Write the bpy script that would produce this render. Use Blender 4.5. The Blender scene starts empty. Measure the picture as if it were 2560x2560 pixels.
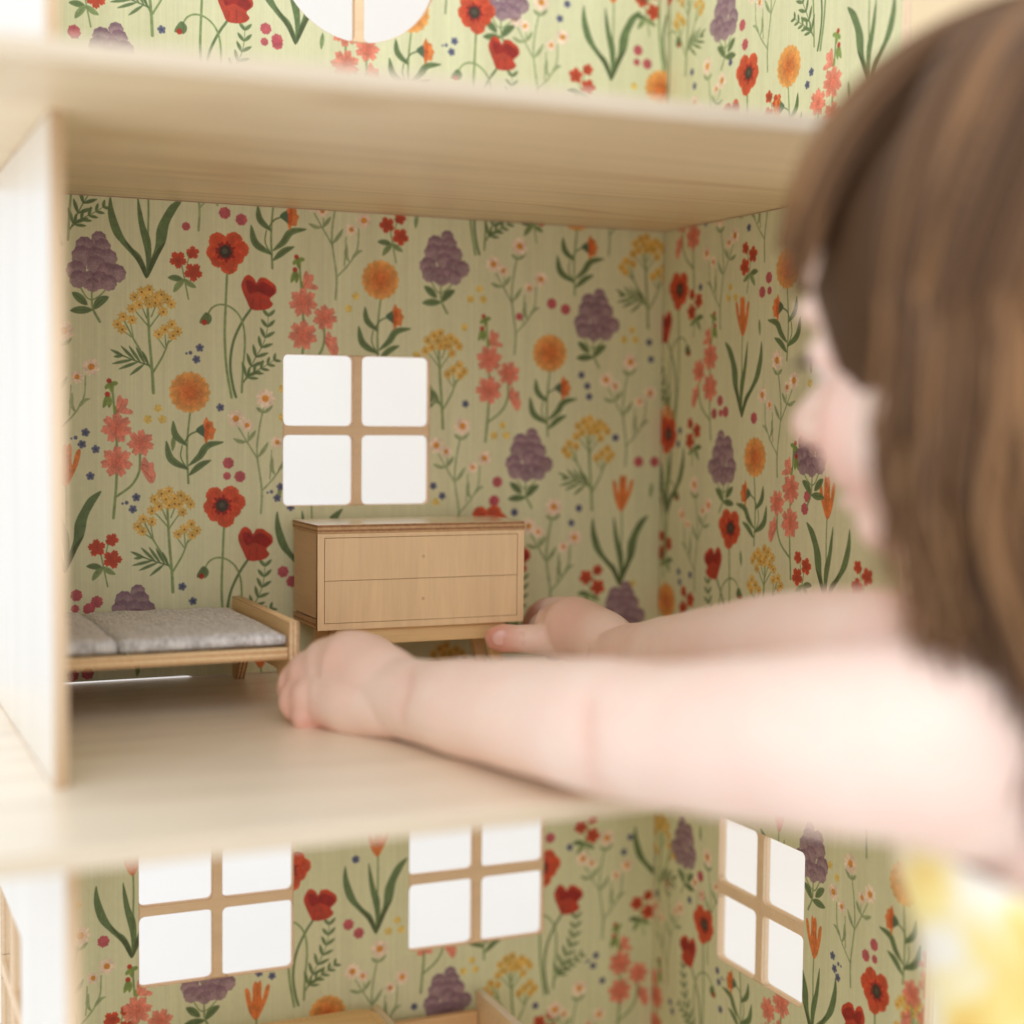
import bpy, bmesh, math, random
import numpy as np
from mathutils import Vector, Matrix
# ------------------------------------------------------------------ camera, light, exposure
scene = bpy.context.scene
COLL = scene.collection
CAM_R = Vector((0.9146, -0.4043, 0.0105)); CAM_U = Vector((0.0160, 0.0620, 0.9979)); CAM_F = Vector((0.4041, 0.9125, -0.0632))
CAM_C = Vector((-0.5201, -0.9287, 0.1595))
cd = bpy.data.cameras.new('camera'); cam_ob = bpy.data.objects.new('camera', cd); COLL.objects.link(cam_ob)
m = Matrix((CAM_R, CAM_U, -CAM_F)).transposed().to_4x4(); m.translation = CAM_C
cam_ob.matrix_world = m
cd.sensor_width = 36; cd.lens = 55.69; cd.clip_start = .02; cd.clip_end = 60
cd.dof.use_dof = True; cd.dof.focus_distance = .905; cd.dof.aperture_fstop = 2.5; cd.dof.aperture_blades = 0
scene.camera = cam_ob
world = bpy.data.worlds.new('World'); scene.world = world; world.use_nodes = True
bg = world.node_tree.nodes['Background']; bg.inputs[0].default_value = (.97, .988, 1, 1); bg.inputs[1].default_value = 1.14
def area(name, loc, target, sx, sy, power, col):
    l = bpy.data.lights.new(name, 'AREA'); l.shape = 'RECTANGLE'; l.size = sx; l.size_y = sy; l.energy = power; l.color = col
    o = bpy.data.objects.new(name, l); COLL.objects.link(o); o.location = loc
    o.rotation_euler = (Vector(target)-Vector(loc)).to_track_quat('-Z', 'Y').to_euler()
    return o
area('window_light', (-1.0, -2.15, 1.35), (-.22, -.2, .1), 1.6, 1.3, 9, (.97, .98, 1))
area('rear_fill_light', (-.6, 1.15, 1.5), (-.3, .5, -.2), 1.6, 1.0, 3, (.93, .97, 1))  # added fill lamp, whitens the room seen through the house windows
vs = scene.view_settings; vs.view_transform = 'Standard'; vs.look = 'None'; vs.exposure = .20; vs.gamma = 1
scene.cycles.use_denoising = True
scene.cycles.max_bounces = 10; scene.cycles.diffuse_bounces = 7; scene.cycles.glossy_bounces = 3; scene.cycles.transmission_bounces = 3
scene.cycles.caustics_reflective = False; scene.cycles.caustics_refractive = False; scene.cycles.sample_clamp_indirect = 6
rnd = random.Random(7)
MOTIFS={"poppy":[["S","g2",1.4,1.6,[1.1,-11.9,0.3,-28.6,-0.4,-49.6,0.7,-68.4,3.7,-85.7],0],["S","g3",1.5,1.6,[15.5,-32.8,10.1,-40.8,4.8,-52.6,2.9,-66.2,4.5,-78.8,6.3,-85.3],0],["S","g2",1,1.4,[-11.2,-38.4,-8,-33.3,-3.2,-31.1,2.6,-32.2,8,-36.7,11,-44,11.7,-54.5,10.6,-68.2,9.8,-82.4],0],["S","g3",0.6,3.6,[-11.4,-36.3,-12.4,-39.5,-15,-42.2],1],["S","g3",0.6,3.6,[-11.2,-36.3,-9.9,-39.4,-10.5,-42.8],1],["D","red1","red1",-12.5,-41.8,1.7,0.1],["S","g3",0.7,0.3,[11,-76.6,17.1,-63.8,22.5,-54.2,25.2,-45.6,26.1,-34.5],0],["S","g3",0.3,2.1,[12.6,-73.1,11.2,-68.4,10,-64.6],1],["S","g3",0.3,2.1,[12.6,-73.1,17.3,-71.1,21.1,-69.5],1],["S","g3",0.3,2.1,[15.5,-67.3,14.1,-62.9,13,-59.3],1],["S","g3",0.3,2.1,[15.5,-67.3,19.8,-65.4,23.4,-63.9],1],["S","g3",0.3,2.1,[18.4,-61.5,17.4,-57.3,16.6,-54],1],["S","g3",0.3,2.1,[18.4,-61.5,22.6,-60,26,-58.8],1],["S","g3",0.3,2.1,[21.6,-55.8,20.7,-52,20,-48.9],1],["S","g3",0.3,2.1,[21.6,-55.8,25.5,-54.4,28.6,-53.3],1],["S","g3",0.3,2.1,[23.9,-49.8,22.4,-46.5,21.1,-43.9],1],["S","g3",0.3,2.1,[23.9,-49.8,27.1,-47.8,29.8,-46.2],1],["S","g3",0.3,2.1,[25.4,-43.5,23.3,-41,21.7,-38.9],1],["S","g3",0.3,2.1,[25.4,-43.5,27.9,-41.2,29.9,-39.2],1],["S","g3",0.3,2.1,[25.9,-37.1,24.1,-34.8,22.5,-33],1],["S","g3",0.3,2.1,[25.9,-37.1,28.1,-35,29.9,-33.2],1],["S","g3",0.7,0.3,[11.2,-75.6,18.7,-69.6,25.3,-65.8,30.9,-61.9],0],["S","g3",0.3,1.8,[13.4,-73.8,14,-70.3,14.5,-67.5],1],["S","g3",0.3,1.8,[13.4,-73.8,17,-74,19.9,-74.1],1],["S","g3",0.3,1.8,[17.2,-70.8,17.7,-67.7,18.2,-65.1],1],["S","g3",0.3,1.8,[17.2,-70.8,20.5,-71,23.1,-71.1],1],["S","g3",0.3,1.8,[21.2,-68.2,22.1,-65.4,22.8,-63.1],1],["S","g3",0.3,1.8,[21.2,-68.2,24.1,-68.7,26.5,-69.1],1],["S","g3",0.3,1.8,[25.3,-65.7,26,-63.2,26.6,-61.1],1],["S","g3",0.3,1.8,[25.3,-65.7,28,-66.1,30.2,-66.4],1],["S","g3",0.3,1.8,[29.3,-63,29.9,-60.7,30.4,-58.9],1],["S","g3",0.3,1.8,[29.3,-63,31.7,-63.3,33.7,-63.5],1],["D","red2","rim",-4.5,5.7,5.2,0.05],["D","red2","rim",5,6.2,5.4,0.05],["D","red2","rim",9.1,1.8,5,0.05],["D","red2","rim",-6.4,-0.8,4.8,0.05],["D","red2","rim",-4.2,-4.9,4.6,0.05],["D","red2","rim",2.1,-7.7,5.4,0.05],["D","red2","rim",6.9,-2.8,4.4,0.05],["D","red3","red3",0,0,5.4,0.25],["D","blk","blk",0,0,3.8,0.12],["D","blk2","blk2",-0.2,0.1,1.7,0.2],["P","red1",[9.6,-19.9,11.4,-14.8,13.9,-13,17.1,-14.9,18.7,-17.4,20.7,-14.7,24.1,-14.4,26.5,-16,30.1,-18.5,30.7,-22.7,26.9,-26.6,28.7,-29.9,24.7,-33,16,-33.3,12.8,-28.2]],["P","red2",[11,-15.1,13.9,-13,17.1,-14.9,17.6,-16.4,13.9,-15.5]],["P","red2",[20.3,-14.9,24.1,-14.4,26.9,-16,29.6,-18.2,26.3,-18.4]],["P","red3",[12.3,-16.6,16.6,-17,18.7,-19,23.1,-16.7,29.6,-21.2,26.9,-25.5,19.8,-22.6,14.4,-23.9]],["S","red3",0.5,0.3,[16.6,-27,16,-32.8],0],["S","red3",0.5,0.3,[20.9,-25.7,21.1,-32.6],0]],"lilac":[["S","g2",0.9,1.5,[-2.6,-15.2,-2.1,-25.3,1.8,-33.1],0],["S","g2",0.8,0.8,[-8.5,-14.7,-5.6,-19.4,-2.6,-21.1],0],["S","g2",0.8,0.8,[5.1,-14.9,1.9,-18.3,-1.9,-20.7],0],["S","g3",1.3,4.6,[-13.2,-17.2,-10,-19.5,-5.4,-23.6],1],["S","g3",1.3,4.8,[6.5,-18.9,1.9,-21.6,-1.3,-25.8],1],["S","g3",1.3,4.4,[-14.4,-27.3,-9.1,-26.8,-2.5,-26.5],1],["L","lil","lil3",1.6,14,4.2,0.1],["L","lil","lil3",-6.3,9.5,5.2,0.1],["L","lil","lil3",3.2,9.2,5,0.1],["L","lil","lil3",-7.7,3.7,5.9,0.1],["L","lil","lil3",6.4,3.1,5.4,0.1],["L","lil","lil3",-0.5,4,5.4,0.1],["L","lil","lil3",-11.1,-4.5,5.6,0.1],["L","lil","lil3",-0,-1,5.4,0.1],["L","lil","lil3",-10,-9.5,5,0.1],["L","lil","lil3",6,-4.8,5.7,0.1],["L","lil","lil3",11.5,-5.3,5.2,0.1],["L","lil","lil3",-4,-9.7,5.2,0.1],["L","lil","lil3",1.9,-9.5,5.2,0.1],["L","lil","lil3",-2.1,-12.4,4,0.1],["L","lil","lil3",6.9,-10.8,4.6,0.1]],"yarrow":[["S","g2",1.4,1.8,[-1.6,-4.2,-1,-15.4,-0.4,-25.7,0.9,-41.1,1.5,-53.2],0],["S","g2",0.9,1.3,[-14.8,-12.3,-10.3,-21.3,-4.7,-30.9,0.7,-40],0],["S","g2",0.9,1.3,[10.5,-22.8,7.1,-31.6,1.6,-41],0],["S","g2",0.7,0.9,[6.1,-6.4,2.5,-11.2,-0.8,-15.9],0],["S","g2",0.7,0.9,[-8.2,-6.9,-4.6,-10.9,-0.8,-15.4],0],["S","g2",0.7,0.9,[-4.6,-4.3,-2.1,-10.3],0],["S","g2",0.7,0.9,[2.8,-3.5,0.5,-9.2],0],["S","g2",0.6,0.8,[8.2,-16.7,8.9,-26.4],0],["S","g2",0.6,0.8,[3.5,-20.4,8.1,-27],0],["S","g2",0.6,0.8,[13.3,-21.2,10.2,-24.3],0],["S","g2",0.6,0.8,[-11.3,-13.7,-10,-20.8],0],["S","g2",0.6,0.8,[-17.7,-16.4,-10.8,-21.3],0],["S","g3",0.9,0.7,[-0.7,-37.5,-10.9,-34.1,-20.9,-29.8],0],["S","g3",0.6,1.8,[-8.8,-34.6,-12.9,-30.6,-16.9,-26.6],1],["S","g3",0.6,1.8,[-5.8,-35.8,-9.1,-31.2,-12.3,-26.5],1],["S","g3",0.6,1.8,[-3.2,-36.5,-5.8,-31.8,-8.3,-27.1],1],["S","g3",0.6,1.8,[-1.2,-37.5,-2.9,-33.4,-4.7,-29.4],1],["S","g3",0.6,1.8,[-14.9,-32.7,-18.8,-30.7,-22.8,-28.8],1],["S","g3",0.6,1.8,[-10.3,-34.3,-16.2,-35.6,-22,-36.9],1],["S","g3",0.6,1.8,[-7.3,-35.6,-12.8,-37.7,-18.2,-39.9],1],["S","g3",0.6,1.8,[-3.7,-36.8,-7.8,-40,-11.9,-43.2],1],["S","g3",0.6,1.8,[-15.9,-32.2,-18.4,-32.5,-21,-32.8],1],["D","yel2","yel",-10.7,-5,2.6,0.3],["D","brn","brn",-10.5,-5.2,0.6,0.1],["D","yel2","yel",-6.6,-2.5,2.6,0.3],["D","brn","brn",-6.4,-2.7,0.6,0.1],["D","yel2","yel",-9.2,1.7,2.6,0.3],["D","brn","brn",-9,1.5,0.6,0.1],["D","yel2","yel",-5.1,4.9,2.6,0.3],["D","brn","brn",-4.9,4.7,0.6,0.1],["D","yel2","yel",-0.7,6.4,2.6,0.3],["D","brn","brn",-0.5,6.2,0.6,0.1],["D","yel2","yel",-2.8,1.7,2.6,0.3],["D","brn","brn",-2.5,1.5,0.6,0.1],["D","yel2","yel",2.4,2.1,2.6,0.3],["D","brn","brn",2.6,1.9,0.6,0.1],["D","yel2","yel",6.2,3.8,2.6,0.3],["D","brn","brn",6.4,3.6,0.6,0.1],["D","yel2","yel",9.6,1.4,2.6,0.3],["D","brn","brn",9.8,1.2,0.6,0.1],["D","yel2","yel",12,-1.6,2.6,0.3],["D","brn","brn",12.2,-1.8,0.6,0.1],["D","yel2","yel",7.2,-6.1,2.6,0.3],["D","brn","brn",7.4,-6.3,0.6,0.1],["D","yel2","yel",5.1,-1.3,2.6,0.3],["D","brn","brn",5.3,-1.5,0.6,0.1],["D","yel2","yel",-0.7,-1.9,2.6,0.3],["D","brn","brn",-0.5,-2.1,0.6,0.1],["D","yel2","yel",2.6,-1.1,2.6,0.3],["D","brn","brn",2.8,-1.3,0.6,0.1],["D","yel2","yel",-15.8,-9.8,2.6,0.3],["D","brn","brn",-15.6,-9.9,0.6,0.1],["D","yel2","yel",-18.9,-14.1,2.6,0.3],["D","brn","brn",-18.7,-14.3,0.6,0.1],["D","yel2","yel",-10.7,-11.4,2.6,0.3],["D","brn","brn",-10.5,-11.6,0.6,0.1],["D","yel2","yel",-16.3,-16.9,2.6,0.3],["D","brn","brn",-16.1,-17.1,0.6,0.1],["D","yel2","yel",12.3,-13.2,2.6,0.3],["D","brn","brn",12.5,-13.4,0.6,0.1],["D","yel2","yel",8.2,-16.2,2.6,0.3],["D","brn","brn",8.4,-16.4,0.6,0.1],["D","yel2","yel",4.5,-19.1,2.6,0.3],["D","brn","brn",4.8,-19.3,0.6,0.1],["D","yel2","yel",12.8,-19.8,2.6,0.3],["D","brn","brn",13,-20,0.6,0.1],["D","yel2","yel",15.6,-17.2,2.6,0.3],["D","brn","brn",15.8,-17.4,0.6,0.1]],"holly":[["S","g2",1.3,1.6,[-2.4,24,-0,-8.7,-0.2,-29.3,-2.1,-52.1],0],["S","g2",1.4,1.4,[13.2,-14.9,12.9,-24.7,8.5,-33,-0.2,-39.6],0],["S","g4",0.8,2.7,[-2.9,25.5,-5.4,23.5,-6.2,22.4],1],["S","g4",0.8,2.7,[-2.9,25.5,-0.9,25.6,0.6,25.9],1],["S","g4",0.8,3.1,[-3.2,27.1,-2.9,23.5,-2.6,20.4],1],["D","red1","red1",-4.2,27,1.4,0.15],["S","g4",0.8,3.1,[-5,19.4,-5.9,15.3,-7.5,11.7],1],["S","g4",0.8,3.1,[-5,19.4,-4,15.3,-4.3,11.7],1],["D","red1","red1",-5.1,19.3,1.5,0.15],["S","g4",0.8,2.7,[-1.4,12.8,-0.5,10.2,0,8.2],1],["F","cor","cor2",0,0,8.8,7],["F","cor","cor2",13.7,-8.7,7.7,7],["F","cor","cor2",-0.1,-19.5,9,7],["P","cor",[0.1,9.7,0.1,15.9,1.8,19,3.6,16.9,6.2,16.8,6.5,13.9,5.4,11.8,8.9,10,8.7,8,3.6,8.2]],["S","cor2",0.5,0.3,[0.6,9.2,3.6,15.9],0],["P","cor",[13.6,-23.2,14.7,-18,16.2,-16.8,18.3,-20.1,21,-20.1,21.3,-24.2,22.4,-27.4,21,-31.7,18.7,-32,16.2,-28.4]],["S","cor2",0.6,0.3,[14.1,-23.2,19.8,-29.4],0],["S","cor2",0.6,0.3,[14.7,-21.1,19.3,-23.2],0]],"pom":[["S","g2",1.1,1.4,[0.3,-10.9,-1.2,-24.5,-1.7,-36,-0.9,-53.3],0],["S","g3",0.9,1,[4.9,-22.6,-0.1,-25,-3.2,-29.8],0],["S","g3",0.7,0.8,[-4.6,-31.3,-5.3,-38.1,-1.5,-45.4],0],["S","g3",0.9,3.8,[-9.8,-17.1,-8.4,-25.1,-1.6,-31.3],1],["S","g3",0.9,4.2,[-13.8,-28.9,-11.1,-39.1,-1.2,-45.2],1],["S","g3",0.9,4.2,[19.7,-29.2,10.5,-31.3,5.7,-37.6,-0.4,-42.8],1],["S","g3",0.9,3.8,[12.3,-40,6.2,-42.9,-0.4,-48.6],1],["P","g5",[3.6,-22.2,7.9,-18.7,8.9,-21.3,9.1,-26.6,7.6,-25.7]],["P","org",[7.9,-18.7,9.8,-14.5,11.2,-16.6,13.7,-17.6,14,-20.3,15.5,-21.8,14.4,-24.5,13.7,-27.6,11.2,-27.6,9.4,-30.3,8.5,-26.6,8.9,-21.9]],["P","org2",[8.7,-21.3,10.5,-17.1,11.5,-21.3,10.5,-26.6,8.9,-26.6]],["Q","org3","org2",0,0,12.3,0.1]],"tulip":[["S","g2",1,1.3,[0.6,51.9,0.9,37.7,0.3,17.4,0,1],0],["P","g3",[-20.6,45.3,-18.6,36.6,-13.7,23.7,-8.7,16.9,-3.6,12.1,0.4,2.6,-0,-0.2,-1.4,0.4,-5.7,8.9,-12.7,16.7,-18.7,23.5,-21.5,31.4,-22,38.4]],["P","g4b",[-12.7,20.2,-6.7,14,-2.6,9.1,0.2,1,-1.1,0.2,-5.7,8.9]],["P","g3",[-5.3,45.7,-3,37.5,-1,29.5,2,21.5,2.3,10.3,0.4,1,-1.1,14.2,-4.1,27.3,-5.3,36.4]],["P","g3",[20.6,46.1,16.5,38.7,12.8,31.3,10.7,21,6.6,12.6,1.4,1.6,0.4,0.5,0.9,7.2,4.6,17.6,5.6,27.8,9.8,36.7,13.9,42.6]],["P","g4b",[10.7,21,6.6,12.6,0.6,0.5,1.3,7.2,5.6,15.6]],["P","org",[0.6,48.9,-3.4,53.7,-5.6,61.6,-6.4,68.6,-4.9,69.6,-3.4,66.8,-2.4,60.8,-1.6,63.9,-1.5,70,-0.1,73.1,1.5,72.1,3.2,73.4,3.9,70.4,3.9,64.3,4.5,61.3,6.3,68.1,7.8,70.2,9.1,69.3,7.8,62.6,4.7,55.3]],["S","org2",0.5,0.4,[1.5,70.2,1.1,51],0],["S","org2",0.4,0.3,[-0.8,67,-0.2,52.9],0],["S","org2",0.4,0.3,[3.2,67.3,2.5,53.1],0]],"daisy":[["S","g6",1.1,1.4,[-1.3,-6.4,-3.8,-18.1,-5.1,-33,-2.2,-54.4,-2.7,-68.5],0],["S","g6",0.9,1.1,[-16.2,-17.6,-11.4,-25.6,-4.7,-36.2],0],["S","g6",0.9,1.1,[11.9,-25.5,11,-37.3,6.1,-46.4,-2.2,-55.4],0],["S","g6",0.8,0.9,[3.8,-30.9,3.3,-41.6,2.8,-48],0],["S","g6",0.7,0.8,[-10.3,-20.3,-10.6,-26.6],0],["S","g6",0.6,2.5,[-19.5,-24,-15.2,-25.8,-11.4,-25.8],1],["S","g6",0.6,2.5,[-6,-19.2,-8.1,-22.4,-10.8,-25.6],1],["S","g6",0.6,2.5,[1.7,-26.1,-1.1,-30.9,-4.6,-35.1],1],["S","g6",0.6,2.5,[4.4,-35.2,3.9,-41.6,6.1,-45.9],1],["S","g6",0.6,2.3,[14.3,-38.4,11,-39.7,7.7,-43.7],1],["S","g6",0.6,2.3,[-5.4,-5.4,-2.7,-7.5,-1.3,-8.5],1],["S","g6",0.6,2.3,[4.4,-4.2,1.1,-7.2,-1.3,-8.5],1],["F","pet","pet",0,0,5.9,9],["D","gold","gold",0,0,2.1,0.1],["F","pet","pet",-17.9,-12.1,5.2,9],["D","gold","gold",-17.9,-12.1,1.9,0.1],["F","pet","pet",-11.1,-16,3.8,9],["D","gold","gold",-11.1,-16,1.4,0.1],["F","pet","pet",15.2,-20.2,5,9],["D","gold","gold",15.2,-20.2,1.8,0.1],["F","pet","pet",7.2,-26.1,3.8,9],["D","gold","gold",7.2,-26.1,1.4,0.1]],"sprig":[["S","g2",0.8,0.9,[2.1,-3,4.3,-14.2,6,-22.6],0],["S","g2",0.7,0.7,[6.4,2.4,5.2,-2.8],0],["S","g3",1.5,3.6,[-5.7,-10.5,-1.6,-10.6,3.1,-11.7],1],["S","g2",1.3,3.6,[-2.6,-18.6,-0,-14.9,3.6,-11.2],1],["S","g2",1.3,3.3,[10.2,-15.5,6.7,-13.6,3.6,-11.2],1],["S","g3",1,2.5,[5.2,4.4,6.8,2.9,8.3,1.9],1],["F","red2","red4",0,0,5,5],["F","red2","red4",8.6,4.5,3.8,5],["F","red2","red4",8.8,-6.8,5.4,5]],"berry":[["D","ber","ber",0,0,3.3,0.1],["D","ber","ber",-0.8,-7.7,2.3,0.12],["D","ber","ber",7,-8.1,3.3,0.1]],"berry2":[["D","ber","ber",0,0,3.4,0.1],["D","ber","ber",9.9,-3.3,3.4,0.1],["D","ber","ber",-22.8,-9.1,2.4,0.1]],"berry1":[["D","ber","ber",0,0,3.4,0.12]],"blue":[["F","blu","blu2",0,0,2.5,5],["F","blu","blu2",-2,-6.8,2.5,5],["D","blu","blu",-5.5,-3,1.1,0.2],["D","blu","blu",-7.9,-3.5,0.7,0.2]],"blue1":[["F","blu","blu2",0,0,2.5,5]],"yellow":[["F","yl3","yl3",0,0,2.5,5],["F","yl3","yl3",-6,-6.5,2.7,5],["F","yl3","yl3",2.5,-6.4,2.6,5]],"yellow1":[["F","yl3","yl3",0,0,2.5,5]],"leaflet":[["S","g2",0.8,2.7,[0.5,4.7,0,0,-0.5,-4.7],1]],"stems":[["S","g2",1.4,1.5,[-1.6,14.6,-0.9,7.3,1.1,-1],0],["S","g3",1.4,1.5,[2.1,14.6,2.3,7.3,3.2,-1],0],["S","g3",0.6,2.3,[6.4,7.3,9.6,9.4,13.3,11.3],1],["S","g3",0.6,2.1,[6.4,6.3,9.1,6.8,12.3,6.7],1],["S","g2",0.8,0.9,[5.3,14.6,5.5,6.3,5.3,1],0]]}
BACK={"poppy":[[-295.2,251.8],[-297.2,102.1],[-395.1,336.4],[-139.7,343.6],[-126.6,88.1],[-256.2,-123],[-85.2,-139.7],[-309.4,418.2],[-138,407.3],[-6.8,470.3]],"lilac":[[-369.7,241.5],[-156.6,253.7],[-49.7,222],[-97.1,130.9],[-348.6,38.4],[-27.3,29.6],[-306,-182.7],[-150.6,-215.7],[-117.5,420.5],[-359.5,359.6]],"yarrow":[[-339.1,221.5],[-328.1,104.7],[-158.5,201.7],[-53.1,148.9],[-13.2,268.8],[-152.9,4.3],[-104.8,-202.8],[-338.9,425.7]],"holly":[[-358.7,147.8],[-247.8,223.8],[-125.8,192.5],[-348.7,-197.1],[-25.5,-211.6],[-167.1,-159.7],[-221.8,386.6]],"pom":[[-316.4,168.9],[-265.9,296.7],[-198.9,239.4],[-83.4,197.4],[-65.2,288.7],[-231.2,-216.7],[-124.6,-142.7],[-180,402.5],[-4.7,372.6]],"daisy":[[-271,165.8],[-388,202.8],[-308.3,331.8],[-297.2,347.1],[-224.8,295],[-105.6,264.6],[-143.6,150.1],[-78.9,97.9],[-39.2,330.6],[-24.6,193],[-79.3,98],[-381.2,-147.9],[-36.8,-124.7],[-197,-179.6],[-56.2,-224.6],[-74,-236.7],[-154.8,473.2],[-92.3,418.7]],"tulip":[[-340.9,234.7],[-30.1,45.3],[-388.1,65.3],[-243,52.9],[-274.3,-45.6],[-351.2,-164.6],[-277.1,-262.7],[-199.3,-169.2],[5.2,-163.8],[-252.5,376.5],[-41.6,374.8]],"sprig":[[-323,245.7],[-194.8,273],[-99.7,290.2],[-370.3,78.6],[-55.3,51.3],[-363.3,-200.6],[-13.4,-172],[-85.5,-243.8],[-56.4,-115.2],[-377.9,396.4],[-67.4,375.3],[-20.1,428.2]],"berry":[[-293.5,127.3],[-382,51.5],[-270.9,383.4],[-22.5,395.7]],"berry2":[[-295.5,274.3],[-82.5,229.2]],"blue":[[-310.4,195],[-376.3,145.1],[-347.7,107.5],[-261.7,112.9],[-44,-204],[-151.2,388.4]],"blue1":[[-298.3,160.2],[-370.6,135.5],[-373.7,120.1],[-60.5,183.8],[-56.1,176.7],[-54.7,169.8],[-141.9,164.1],[-157.1,106.1],[-163.2,112.5],[-107.3,94.8],[-61.2,96.7],[-34.7,143.1],[-255.3,100.5],[-10.8,206.3],[-9.2,195.1],[-35,143.1],[-61.1,97],[-321.1,54.5],[-314.8,45.6],[-107.2,95.1],[-66.4,87.3],[-213,-120.6],[-274.7,-184.6],[-266.6,-187.5],[-38.8,-221.9],[-213.3,-120.5],[-173.6,-220.3],[-88.3,-232.1],[-19.1,-125.9],[-64.5,-128.2],[-23.9,-135.6],[-332.1,376.4],[-79.2,409.9],[-74.1,419.6]],"yellow":[[-334.9,159.3],[-132.9,236.5],[-116.1,150.8],[-23.6,214.1],[-133.9,-195.2],[-185.3,-162.5]],"yellow1":[[-260.6,171.8],[-260.6,154.7],[-214.7,228.8],[-219.2,221.1],[-143,212.2],[-161.3,102.4],[-175.1,194.1],[-20.5,46],[-382.7,-129.5],[-25,372.4]],"berry1":[[-119.4,114.6],[-121.7,102.5],[-17.4,127.2],[-5.3,127.1],[-370.5,47.3],[-260,61.4],[-254.5,55.3],[-121.3,102.6],[-376,5.8],[-384.4,5.2],[-367.9,-153],[-217.7,-161.5],[-210.9,-167.7],[-78.9,-120.5],[-264.1,377.6],[-381,369.7],[-381.2,370.4]],"leaflet":[[-175.7,276.8],[-164.8,168.3],[-7.6,108.1],[-262.2,110.2],[-326.1,139.3],[-347.2,7.4],[-236.5,379.7]],"stems":[[-196.4,97.2],[-323.2,7.2]]}
RIGHT={"poppy":[[-21.3,239.9],[-9.3,145.7],[-88.9,88.9],[-66.6,-168.2],[-245.7,-150],[-99.4,364.6],[-177.4,449],[-2.5,440.1]],"holly":[[-61,195.4],[-153.6,116.2],[-37.2,292.4],[-5.6,-236.4],[-155.3,-188.5],[-288.9,-132.5],[-186.1,343.3]],"sprig":[[-108.4,255.5],[-45.5,231.5],[-46.1,148.6],[-171.1,72.8],[-11.6,73],[-41.3,39],[-228.5,72.5],[7,-178.3],[-130.9,341.9]],"lilac":[[-77.2,131.3],[-172.4,140.4],[46.9,26.8],[-38.3,-122.5],[-182.5,-91.1],[-69.7,405.7]],"pom":[[-114.9,133.6],[-146.1,244.4],[-10.1,34.8],[-266.8,-85],[-109.8,-171.9],[-142.6,360.3]],"daisy":[[-69.7,280.8],[-136.8,191.3],[-44,113.7],[-118.6,318.7],[-17.9,-154.3],[-219.9,-87],[-68.8,-123.6],[-231.4,-11.2],[-51,377.8],[-117.6,430]],"tulip":[[-99,157.9],[-191,52.1],[-8.7,92.5],[-188,-199.9],[-149.9,-135.6],[-218.9,335.2]],"berry":[[-126.4,240.3],[-73.8,167.7],[-242.6,-125.4]],"berry1":[[-80.4,160.8],[-113,157.2],[-170.8,112.9],[-168.4,105.7],[18.3,71.3],[19.5,62.7],[-60.6,-138.3],[-62.7,-149.9],[-60.6,-138.1],[-62.3,-150],[-91.4,394.6],[-94.9,382.4],[-238,339.9]],"blue1":[[-103.3,271.9],[-52.6,280.1],[-47.4,239.9],[-24.5,148.3],[-22.5,139.5],[-25.9,55.7],[-27.5,49.1],[-40.7,55.1],[-4.6,-165.3],[-47.5,-157.6],[-24.3,-233.7],[-27.4,-239],[-210.6,-154.2],[-87.8,-216.2],[-47.4,-157.6],[-165.4,352.7],[-161.7,346.2],[-78.5,375],[-32,377.8],[-35.6,368.3]],"yellow":[[-83.8,237.4],[23.4,46]],"yellow1":[[-170.9,177.3],[-201,-92.8],[-207.8,-98.2],[-282.3,-100.2]],"leaflet":[[-117.3,211.4],[-171.4,187.9],[-101.5,71.3],[-59.6,-110.4],[-201.1,336.3]],"yarrow":[[-126.8,73],[-8.1,-117.4],[-276,-149.1],[-25.1,430.6]],"blue":[[-205.4,-143.4],[-83.4,-192.6]]}
# ---------- wallpaper print, painted once into pixel arrays ----------
PPM = 3.4
COL = dict(g1=(116,140,88), g2=(130,150,98), g3=(98,120,76), g4=(130,152,80), g4b=(80,92,58), g5=(78,102,76), g6=(150,164,120),
           red1=(180,56,38), red2=(198,70,42), rim=(222,108,62), red3=(150,40,34), red4=(150,60,44), blk=(62,54,44), blk2=(84,84,66),
           lil=(160,134,140), lil3=(124,92,112), yel=(214,172,84), yel2=(222,180,92), brn=(140,92,44), yl3=(226,196,104),
           cor=(226,138,116), cor2=(206,98,76), org=(222,124,62), org2=(202,96,48), org3=(230,166,88), pet=(242,216,196), gold=(214,142,52),
           ber=(184,82,92), blu=(96,100,128), blu2=(70,74,104))
def vnoise(h, w, cell, rng):
    gh, gw = int(h/cell)+3, int(w/cell)+3
    g = rng.random((gh, gw))
    y = np.arange(h)/cell; x = np.arange(w)/cell
    yi = y.astype(int); xi = x.astype(int); fy = (y-yi)[:, None]; fx = (x-xi)[None, :]
    fy = fy*fy*(3-2*fy); fx = fx*fx*(3-2*fx)
    a = g[yi][:, xi]; b = g[yi][:, xi+1]; c = g[yi+1][:, xi]; d = g[yi+1][:, xi+1]
    return (a*(1-fx)+b*fx)*(1-fy)+(c*(1-fx)+d*fx)*fy
def smooth_line(pts, n=10, closed=False):
    P = np.array(pts, float).reshape(-1, 2)
    if len(P) < 3 and not closed: return P
    Q = np.vstack([P[-1], P, P[:2]]) if closed else np.vstack([2*P[0]-P[1], P, 2*P[-1]-P[-2]])
    out = []
    m = len(P) if closed else len(P)-1
    t = np.linspace(0, 1, n, endpoint=False)[:, None]
    for i in range(m):
        p0, p1, p2, p3 = Q[i], Q[i+1], Q[i+2], Q[i+3]
        out.append(.5*((2*p1)+(-p0+p2)*t+(2*p0-5*p1+4*p2-p3)*t*t+(-p0+3*p1-3*p2+p3)*t**3))
    if not closed: out.append(P[-1:])
    return np.vstack(out)
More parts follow.
